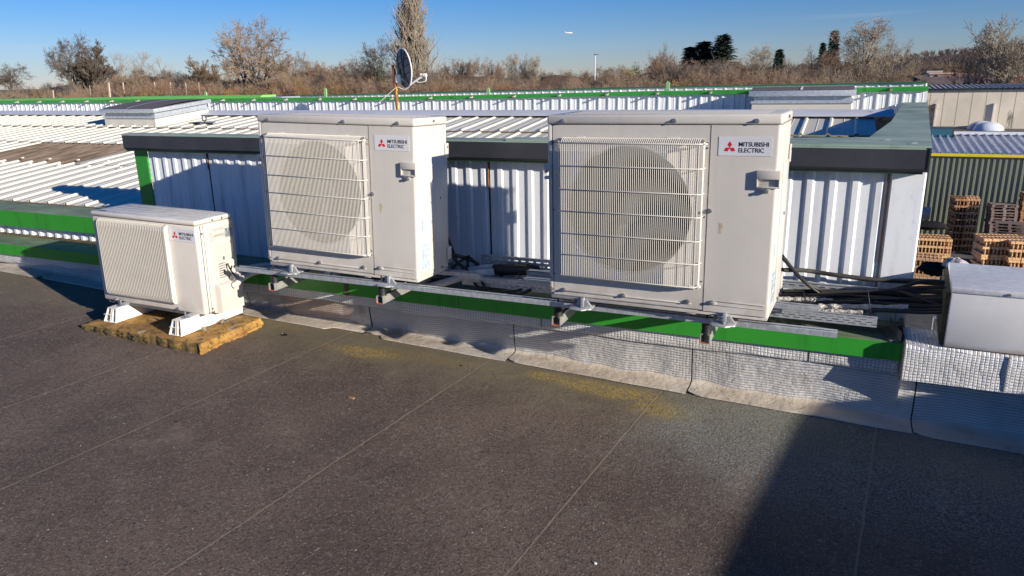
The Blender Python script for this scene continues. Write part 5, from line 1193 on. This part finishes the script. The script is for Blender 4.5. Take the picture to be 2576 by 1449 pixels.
def conifer_mesh(seed, H, wd=.42):
    rq = random.Random(seed); mbt, mbc = MB(), MB(); mbt.tube([(0, 0, 0), (0, 0, H)], .02 * H, 6, r1=.003 * H)
    for k in range(150):
        t = k / 150; z = H * (.06 + .93 * t); az = k * 2.4 + rq.uniform(-.4, .4); L = H * wd * .5 * (1 - t) ** .8 * rq.uniform(.65, 1.15) + .02 * H
        d = Vector((math.cos(az), math.sin(az), 0)); p = Vector((0, 0, z))
        for s_ in range(13):
            f_ = (s_ + 1) / 13; c = p + d * L * f_ + Vector((0, 0, L * (.10 - .35 * f_ + .22 * f_ * f_))); sz = H * .032 * (1.15 - .5 * f_)
            for q in range(2):
                a = Vector((rq.uniform(-1, 1), rq.uniform(-1, 1), rq.uniform(-.9, .2))).normalized() * sz * 1.5; b = Vector((rq.uniform(-1, 1), rq.uniform(-1, 1), rq.uniform(-.4, .4))).normalized() * sz * .5
                mbc.mesh([c - b, c + b, c + a + d * sz], [(0, 1, 2)])
    return mbt, mbc
def bush_mesh(seed, n=1700):
    rq = random.Random(seed); mbt, mbc = MB(), MB(); mbt.tube([(0, 0, 0), (.03, 0, .5)], .03, 5)
    cl = [(rq.uniform(-.32, .32), rq.uniform(-.3, .3), rq.uniform(.3, .78), rq.uniform(.16, .28)) for _ in range(9)]
    for k in range(n):
        c = rq.choice(cl); v_ = Vector((rq.gauss(0, 1), rq.gauss(0, 1), rq.gauss(0, 1))).normalized() * c[3] * rq.uniform(.6, 1.05); p = Vector(c[:3]) + v_; s = .035
        a = Vector((rq.uniform(-1, 1), rq.uniform(-1, 1), rq.uniform(-1, 1))) * s; b = Vector((rq.uniform(-1, 1), rq.uniform(-1, 1), rq.uniform(-1, 1))) * s; mbc.mesh([p, p + a, p + b], [(0, 1, 2)])
    return mbt, mbc
bk_d = mat('dark_bark', (.11, .085, .065), .9, nscale=2, namt=.3); bk_b = mat('brown_bark', (.26, .185, .125), .9, nscale=2, namt=.3); bk_o = mat('ochre_twigs', (.26, .16, .07), .9, nscale=2, namt=.3)
bk_p = mat('pale_bark', (.31, .26, .20), .9, nscale=2, namt=.25); bk_r = mat('red_brown_twigs', (.23, .15, .105), .9, nscale=2, namt=.3); needle = mat('dark_needles', (.014, .035, .022), .8, nscale=1, namt=.3); leafg = mat('evergreen_leaves', (.045, .065, .022), .7, nscale=3, namt=.5); willow = mat('yellow_willow', (.27, .21, .07), .9, nscale=2, namt=.3)
protos = {}; pw = {}
def proto(key, maker, H, mt, mc):
    a, b = maker(); me = []
    for mb, m_, n_ in ((a, mt, 'trunk'), (b, mc, 'crown')):
        o = mb.build(n_, m_, smooth=0); me.append(o)
    zs = max(v.co.z for o in me for v in o.data.vertices); rs_ = sorted(math.hypot(v.co.x, v.co.y) for v in me[1].data.vertices); protos[key] = (me, zs); pw[key] = 2 * rs_[int(len(rs_) * .96)]
for i, (k, H) in enumerate((('round', 10), ('round', 10), ('spread', 10), ('fan', 10), ('pale', 10), ('pale', 10), ('thin', 10), ('thin', 10))):
    proto('%s%d' % (k, i), lambda k=k, i=i, H=H: branch_mesh(40 + i, H, k), H, bk_d, bk_b)
proto('poplar', lambda: poplar_mesh(3, 14), 14, bk_b, bk_p); proto('conifer', lambda: conifer_mesh(4, 10), 10, bk_d, needle); proto('conifer2', lambda: conifer_mesh(9, 10, .62), 10, bk_d, needle); proto('bush', lambda: bush_mesh(5), 1, bk_d, leafg)
used = set()
WPX = {160: 95, 205: 125, 12: 60, 262: 70, 298: 70, 335: 70, 372: 70, 412: 60, 240: 60, 505: 115, 640: 165, 590: 150, 735: 80, 780: 85, 830: 85, 870: 75, 690: 90, 935: 100, 957: 22, 958: 50, 1025: 78, 1060: 50, 985: 50,
       1110: 62, 1150: 66, 1190: 66, 1228: 62, 1262: 55, 1285: 50, 1312: 50, 1340: 50, 1357: 34, 1443: 26, 1598: 44, 1600: 85, 1385: 60, 1420: 60, 1465: 60, 1520: 60, 1545: 60, 1570: 60, 1640: 70, 1690: 90, 1668: 85, 1820: 120, 1772: 100, 1738: 80,
       1720: 80, 1765: 80, 1800: 80, 1850: 80, 1880: 80, 1905: 75, 1962: 48, 2035: 80, 1985: 34, 2101: 46, 2072: 36, 2095: 80, 2180: 130, 2235: 110, 2130: 80, 2215: 80, 2262: 80, 2300: 70, 2492: 165, 2560: 150, 2455: 95, 2330: 70, 2368: 70, 2402: 70, 2436: 70, 2540: 70, 2545: 12}
def tree(key, px, ptop, Y, label, kind='tree', name='bare_tree', wscale=1.0, rot=None, mt=None, mc=None, group=None, zg=None):
    top = P(px, ptop, Y); g0 = gh(top.x, Y) - .1 if zg is None else zg; me, H = protos[key]; s = (top.z - g0) / H
    dist = (Vector((0, 0, HC)) - top).length; wscale = WPX.get(px, 70) * 1.12 * dist / F / pw[key] / s
    r = empty(name, (top.x, Y, g0), (0, 0, rot if rot is not None else rt.uniform(0, 6.28)), label=label, cat=kind, group=group); r.scale = (s * wscale, s * wscale, s)
    for o, m_ in zip(me, (mt, mc)):
        if (key, o.name) in used or m_: c = o.copy()
        else: c = o.copy()
        if m_:
            c.data = mcache.get((key, o.name, m_.name)) or o.data.copy(); c.data.materials[0] = m_; mcache[(key, o.name, m_.name)] = c.data
        COL.objects.link(c); c.parent = r; c.location = (0, 0, 0)
    return r
mcache = {}; rt = random.Random(5)
T = tree
T('round0', 160, 72, 75, 'dark bare tree with ragged crown, left one of the pair at the left', wscale=.75, mc=bk_d)
T('fan3', 205, 96, 72, 'dense upright fan shaped bare tree beside the ragged dark one', wscale=1.0, mc=bk_d)
T('round1', 12, 152, 110, 'small bare tree at the very left edge', wscale=.7, mc=bk_d)
for i, (px, py) in enumerate(((262, 124), (298, 128), (335, 124), (372, 122), (412, 138), (240, 140))):
    T('thin%d' % (6 + i % 2), px, py, 84 + 2 * i, 'pale thin bare tree in the left row, ' + ('first', 'second', 'third', 'fourth', 'fifth', 'frontmost')[i] + ' from the fan shaped tree' if i < 5 else 'pale thin bare tree behind the fan shaped tree', wscale=1.5, mc=bk_p, mt=bk_p, group='pale thin trees at the left')
T('fan3', 505, 137, 78, 'rounded brown leafless bush tree between the pale row and the large spreading tree', wscale=1.25, mc=bk_b, rot=2)
T('spread2', 640, 36, 66, 'large spreading bare tree with several dark leaning trunks left of the satellite dish', wscale=1.05, rot=.6, mc=bk_b)
T('spread2', 590, 40, 69, 'large bare tree with flat topped crown, left partner of the spreading tree', wscale=.95, rot=3.4, mc=bk_b)
for i, (px, py) in enumerate(((735, 118), (780, 142), (830, 148), (870, 138), (690, 150))):
    T('round%d' % (i % 2), px, py, 70 + 3 * i, 'brown bare tree left of the dark ivy tree, ' + ('tallest', 'second', 'third', 'nearest to the ivy tree', 'half behind the spreading tree')[i] + (' one' if i < 3 else ''), mc=bk_r if i % 2 else bk_b, wscale=.95)
T('round1', 935, 82, 64, 'dark ivy covered bare tree just left of the satellite dish', wscale=.85, mc=bk_d)
T('bush', 957, 118, 63.5, 'column of dark ivy on the trunk beside the satellite dish', 'bush', 'ivy', wscale=.18)
T('bush', 958, 205, 60, 'dark evergreen bush low behind the ridge left of the dish', 'bush', 'evergreen_bush', wscale=.9)
T('poplar', 1025, -95, 78, 'tall narrow poplar without leaves rising out of the photo behind the dish', 'tree', 'poplar_tree', wscale=.80)
for i, (px, py) in enumerate(()): T('fan3', px, py, 76, ('right', 'left')[i] + ' flank shoots of the tall poplar', name='bare_shrub', kind='shrub', wscale=.45, mc=bk_p)
for i, (px, py) in enumerate(((1110, 150), (1150, 136), (1190, 138), (1228, 134), (1262, 146))):
    T('round%d' % (i % 2), px, py, 84, 'flat topped brown bare tree right of the poplar, number %s from it' % ('one', 'two', 'three', 'four', 'five')[i], mc=bk_r, wscale=.62)
for i, (px, py) in enumerate(((1285, 128), (1312, 128), (1340, 134))):
    T('pale%d' % (4 + i % 2), px, py, 95, 'thin pale bare tree above the middle unit gap, ' + ('left', 'centre', 'right')[i] + ' of three', mc=bk_p, wscale=.6)
T('bush', 1357, 172, 100, 'rounded dark evergreen bush left of the earth mound', 'bush', 'evergreen_bush')
T('bush', 1443, 174, 105, 'dark evergreen bush at the right end of the earth mound', 'bush', 'evergreen_bush', wscale=.8)
T('bush', 1598, 154, 92, 'dark evergreen bush above the yellow willow shrub', 'bush', 'evergreen_bush', wscale=.9)
T('fan3', 1600, 168, 80, 'yellow green willow shrub right of the street lamp', 'shrub', 'willow_shrub', wscale=1.1, mc=willow)
for i, (px, py) in enumerate(((1385, 172), (1420, 170), (1465, 172), (1520, 160), (1545, 158), (1570, 160), (1640, 152))):
    T('round%d' % (i % 2), px, py, 120 + 3 * i, 'low far brown bare tree, ' + ('first', 'second', 'third', 'fourth', 'fifth', 'sixth', 'seventh')[i] + ' from the evergreen bush', mc=bk_b, wscale=1.1)
T('pale5', 1690, 102, 88, 'bare tree with open crown left of the dark conifers', mc=bk_b, wscale=.75)
T('round0', 1668, 126, 85, 'brown bare tree leaning before the conifers', mc=bk_r, wscale=.9)
T('conifer2', 1820, 84, 92, 'largest dark conifer with layered branches', 'tree', 'conifer_tree', wscale=.85, rot=1)
T('conifer', 1772, 102, 93, 'middle dark conifer of the group', 'tree', 'conifer_tree', wscale=1.05, rot=2)
T('conifer', 1738, 116, 94, 'small dark conifer left of the group', 'tree', 'conifer_tree', wscale=.85, rot=3)
for i, (px, py, k) in enumerate(((1720, 132, bk_r), (1765, 140, bk_r), (1800, 138, bk_b), (1850, 135, bk_b), (1880, 142, bk_r))):
    T('round%d' % (i % 2), px, py, 76 + i, 'brown bare tree in front of the conifers, ' + ('leftmost', 'second', 'middle', 'fourth', 'rightmost')[i] + ' of five', mc=k, wscale=1.1)
T('pale4', 1905, 108, 98, 'pale bare tree right of the conifer group', mc=bk_p, wscale=.85)
T('conifer', 1962, 122, 100, 'small dark conifer between two pale trees', 'tree', 'conifer_tree')
T('pale5', 2035, 112, 100, 'pale bare tree left of the slender conifer', mc=bk_p, wscale=.9)
T('pale4', 1985, 140, 85, 'slim white barked tree in front of the small conifer', mc=bk_p, mt=bk_p, wscale=.6)
T('conifer', 2101, 74, 96, 'slender pointed conifer left of the big pale tree', 'tree', 'conifer_tree', wscale=.75)
T('conifer', 2072, 105, 99, 'shorter conifer beside the slender pointed one', 'tree', 'conifer_tree', wscale=.7)
T('round1', 2095, 112, 90, 'brown bare tree around the foot of the slender conifer', mc=bk_r, wscale=.8)
T('pale4', 2180, 38, 80, 'big pale bare tree with fine rounded crown right of the slender conifer', mc=bk_p, wscale=.88, rot=.3)
T('pale5', 2235, 62, 84, 'pale bare tree forming the right half of the big rounded crown', mc=bk_p, wscale=.75, rot=1.9)
for i, (px, py) in enumerate(((2130, 140), (2215, 120), (2262, 150), (2300, 150))):
    T('round%d' % (i % 2), px, py, 88, 'brown bare tree below the big pale crown, ' + ('left', 'second', 'third', 'rightmost')[i] + ' one', mc=bk_b, wscale=.85)
T('pale4', 2492, 30, 72, 'large bare tree with pale trunks at the right above the beige hall', mc=bk_p, mt=bk_p, wscale=.82, rot=2.2)
T('pale5', 2560, 28, 74, 'bare tree cut by the right edge of the photo', mc=bk_p, mt=bk_p, wscale=.72, rot=.9)
T('pale5', 2455, 62, 74, 'bare tree leaning left out of the large right hand tree', mc=bk_b, wscale=.62, rot=4.0)
for i, (px, py) in enumerate(((2330, 150), (2368, 155), (2402, 150), (2436, 158), (2540, 150))):
    T('round%d' % (i % 2), px, py, 165, 'brown bare tree below the wooded hill, ' + ('first', 'second', 'third', 'fourth', 'last')[i] + ' from the left', mc=bk_b, wscale=1.1)
T('bush', 2545, 276, 55.5, 'small dark fir sprig on the flat roof beside the dome lights', 'bush', 'evergreen_bush', wscale=.30, zg=zB)
for me_, _ in protos.values():
    for o in me_: bpy.data.objects.remove(o)

# thicket of scrub along the whole back
def prof_top(px):
    pts = [(-60, 226), (0, 224), (110, 214), (200, 195), (300, 186), (420, 178), (520, 192), (620, 190), (700, 178), (800, 168), (900, 170), (1000, 180), (1080, 176), (1200, 182), (1300, 176), (1370, 190), (1480, 196), (1520, 186), (1600, 180), (1700, 160), (1800, 155), (1900, 158), (2000, 160), (2100, 165), (2300, 178), (2340, 186)]
    for (a, ya), (b, yb) in zip(pts[:-1], pts[1:]):
        if a <= px <= b: return ya + (yb - ya) * (px - a) / (b - a)
    return 180
import numpy as np
SH = []
for q in range(5):
    a_, b_ = branch_mesh(90 + q, 3, 'shrub'); a_.mesh(b_.v, b_.f)
    SH.append((np.array(a_.v), [f for f in a_.f if len(f) > 2]))
SH = [(v / v[:, 2].max(), f) for v, f in SH]
def scrub(name, n, Y0, Y1, m_, seed, label, dy=0, px0=-60, px1=2330, wid=1.0):
    rq = random.Random(seed); V, Fc, off = [], [], 0
    for k in range(n):
        px = px0 + (px1 - px0) * (k + rq.random()) / n; Y = rq.uniform(Y0, Y1); pt = prof_top(px) + dy + rq.uniform(-9, 16); top = P(px, pt, Y); g0 = gh(top.x, Y) - .2; h = max(1.2, top.z - g0); v, f = SH[rq.randrange(5)]
        base = max(g0, top.z - rq.uniform(2.4, 4.2)); h = top.z - base; a = rq.uniform(0, 6.283); w_ = rq.uniform(.7, 1.15) * wid * min(h, 3.4) ; c, s_ = math.cos(a) * w_, math.sin(a) * w_
        q = np.stack([v[:, 0] * c - v[:, 1] * s_ + top.x, v[:, 0] * s_ + v[:, 1] * c + Y, v[:, 2] * h + base], 1); V.append(q); Fc += [tuple(i + off for i in t) for t in f]; off += len(q)
    me = bpy.data.meshes.new(name); me.from_pydata(np.concatenate(V).tolist(), [], Fc); me.materials.append(m_); o = bpy.data.objects.new(name, me); COL.objects.link(o)
    return tag(o, label, 'scrub', None, 'stuff')
scrub('thicket', 120, 55, 61, bk_r, 1, 'reddish brown bramble thicket along the far side of the roofs', dy=22)
scrub('thicket', 100, 60, 68, bk_b, 2, 'brown bare undergrowth behind the brambles', dy=4)
scrub('thicket', 40, 54, 60, bk_o, 3, 'ochre coloured tall shoots in front of the thicket', dy=24)
scrub('thicket', 90, 68, 90, bk_d, 4, 'darker woodland undergrowth further back', dy=-6, wid=1.3)
scrub('thicket', 50, 64, 70, mat('grey_brown_twigs', (.17, .14, .12), .9, nscale=2, namt=.3), 6, 'grey brown leafless shrubs in the middle of the scrub', dy=-2)
# earth bank that closes the view behind the scrub
mb = MB(); n = 120; vs_ = []
for i in range(n + 1):
    px = -150 + 2480 * i / n
    for q, (Y, dz) in enumerate(((72, 20), (76, 4), (84, 8), (100, 60))):
        t_ = P(px, prof_top(px) + 16 + 5 * math.sin(px * .03), 76); x = t_.x * Y / 76; vs_.append((x, Y, (t_.z + rnd.uniform(-.15, .15)) if q in (1, 2) else gh(x, Y) - .5))
mb.mesh(vs_, [(i * 4 + j, (i + 1) * 4 + j, (i + 1) * 4 + j + 1, i * 4 + j + 1) for i in range(n) for j in range(3)])
mb.build('terrain_bank', mat('leaf_litter', (.115, .07, .045), .95, nscale=1.2, namt=.6, bump=1, bscale=2), smooth=60, kind='structure')
# earth mound
mb = MB(); vs_ = []; NXm, NYm = 40, 10; a_ = P(1352, 190, 68); b_ = P(1462, 190, 68)
for i in range(NXm + 1):
    for j in range(NYm + 1):
        u, v_ = i / NXm, j / NYm; x = a_.x - 2.6 + (b_.x - a_.x + 5.2) * u; zt_ = P(1400, 191, 68).z; g0 = gh(x, 68) - .3; f_ = smooth(min(u * 2.6, (1 - u) * 2.6, 1)) * smooth(min(v_ * 2.5, (1 - v_) * 2.5, 1)); vs_.append((x, 64 + 8 * v_, g0 + (zt_ - g0) * f_ + .10 * math.sin(x * 3) * f_ * math.sin(v_ * 9)))
mb.mesh(vs_, [(i * (NYm + 1) + j, (i + 1) * (NYm + 1) + j, (i + 1) * (NYm + 1) + j + 1, i * (NYm + 1) + j + 1) for i in range(NXm) for j in range(NYm)])
mb.build('terrain_mound', mat('mound_bracken', (.12, .075, .05), .95, nscale=6, namt=.5, bump=1, bscale=14), smooth=60, kind='structure')
# woodland on the hill
def woodland():
    rq = random.Random(8); mb = MB()
    for k in range(5200):
        X = rq.uniform(-160, 520); Y = rq.uniform(440, 860) if k % 3 else rq.uniform(300, 470); z = hillh(X, Y) if Y > 450 else gh(X, Y)
        if z < -7.5: z = gh(X, Y)
        h = rq.uniform(4, 6.5) * (1.0 if Y > 450 else .8)
        for q in range(12):
            a = rq.uniform(0, 6.283); r_ = rq.uniform(.5, 3.4); t_ = rq.uniform(.35, 1); b = Vector((X + rq.uniform(-.6, .6), Y, z + h * t_ * .45)); e = Vector((X + r_ * math.cos(a), Y + r_ * math.sin(a), z + h * t_)); s_ = Vector((rq.uniform(.10, .30), 0, 0)); mb.mesh([b - s_, b + s_, e + s_ * .8, e - s_ * .8], [(0, 1, 2, 3)])
        mb.mesh([(X - .22, Y, z - .5), (X + .22, Y, z - .5), (X + .1, Y, z + h * .7), (X - .1, Y, z + h * .7)], [(0, 1, 2, 3)])
    return mb.build('woodland', mat('far_woodland', (.135, .10, .085), .95, nscale=.02, namt=.35), smooth=0, kind='stuff', label='leafless brown woodland covering the hill on the horizon', cat='woodland')
woodland()
# vineyard / fence posts
for i, (px, py) in enumerate(((205, 358), (420, 327), (478, 325), (600, 324), (664, 325), (725, 326), (778, 328))):
    a = P(px * .6836 / 1.0 if 0 else px / 1.0 * 1.0 * .648 + 0, 0, 50) if 0 else None
posts = [(205, 830, 905, .09), (422, 762, 880, .09), (479, 757, 845, .10), (603, 755, 810, .07), (665, 757, 815, .07), (725, 760, 830, .07), (777, 760, 800, .05), (350, 785, 850, .04)]
for i, (zx, za, zb_, w_) in enumerate(posts):
    px = {205: 205, 422: 422}.get(zx, zx)
    x_, ya_ = zz(zx * 2.337 if False else zx * 2.35, za, (0, 0, 1100, 620), 2571); _, yb_ = zz(0, zb_, (0, 0, 1100, 620), 2571)
    YP = 52.5 if zx == 422 else 57.5; w_ = w_ if zx == 422 else w_ * .7; a = P(x_, ya_, YP); b = P(x_, yb_ + 8, YP); mb = MB(); mb.prism([(b.x - w_, gh(b.x, YP)), (b.x + w_, gh(b.x, YP)), (a.x + w_ * .8, a.z), (a.x - w_ * .8, a.z)], YP, YP + w_ * 1.6, 'y')
    mb.build('fence_post', mat('pale_post', (.55, .42, .33), .85, nscale=4, namt=.3), smooth=0, label='pale wooden stake standing in the brambles, %s from the left' % ('first', 'second', 'third', 'fourth', 'fifth', 'sixth', 'seventh', 'eighth')[(0, 2, 3, 4, 5, 6, 7, 1)[i]], cat='post')
# street lamp
lt = P(1497, 138, 98); lbm = P(1497, 240, 98); sl = empty('street_lamp', (lt.x, 98, gh(lt.x, 98)), label='slim pale street lamp rising above the far scrub', cat='street lamp')
hh_ = lt.z - gh(lt.x, 98); mb = MB(); mb.tube([(0, 0, 0), (0, 0, hh_)], .11, 8, r1=.07); mb.build('pole', mat('lamp_grey', (.62, .63, .64), .5), sl)
mb = MB(); mb.box(-.15, .62, -.12, .12, hh_ - .02, hh_ + .10); mb.build('lamp_head', mat('lamp_head_grey', (.25, .26, .28), .5), sl, bevel=.03)
# airliner
ac = P(1431, 83, 3800); pl_ = empty('airplane', ac, (0, 0, R(20)), label='tiny sunlit white airliner high in the blue sky', cat='airplane')
apm = mat('aircraft_white', (.85, .85, .85), .3)
mb = MB(); mb.tube([(-19, 0, 0), (-17, 0, .6), (-10, 0, .4), (10, 0, .4), (16, 0, 0), (19, 0, -.4)], [.5, 2.2, 3.0, 3.0, 2.2, .4], 12); mb.build('fuselage', apm, pl_, smooth=50)
mb = MB(); mb.prism([(-2, 0), (4, 0), (-4, 17), (-6, 17)], -.6, -.2, 'z'); mb.prism([(-2, 0), (4, 0), (-4, -17), (-6, -17)], -.6, -.2, 'z'); mb.build('wing', apm, pl_)
mb = MB(); mb.prism([(-18, 1.5), (-13, 1.5), (-17, 7.5), (-19.5, 7.5)], -.2, .2, 'y'); mb.prism([(-18, 0), (-14, 0), (-17.5, 6), (-19, 6)], 1, 1.3, 'z'); mb.prism([(-18, 0), (-14, 0), (-17.5, -6), (-19, -6)], 1, 1.3, 'z'); mb.build('tail', apm, pl_)
mb = MB(); mb.tube([(0, 5.5, -1.8), (4, 5.5, -1.8)], 1.1, 10); mb.tube([(0, -5.5, -1.8), (4, -5.5, -1.8)], 1.1, 10); mb.build('engine', apm, pl_, smooth=50)
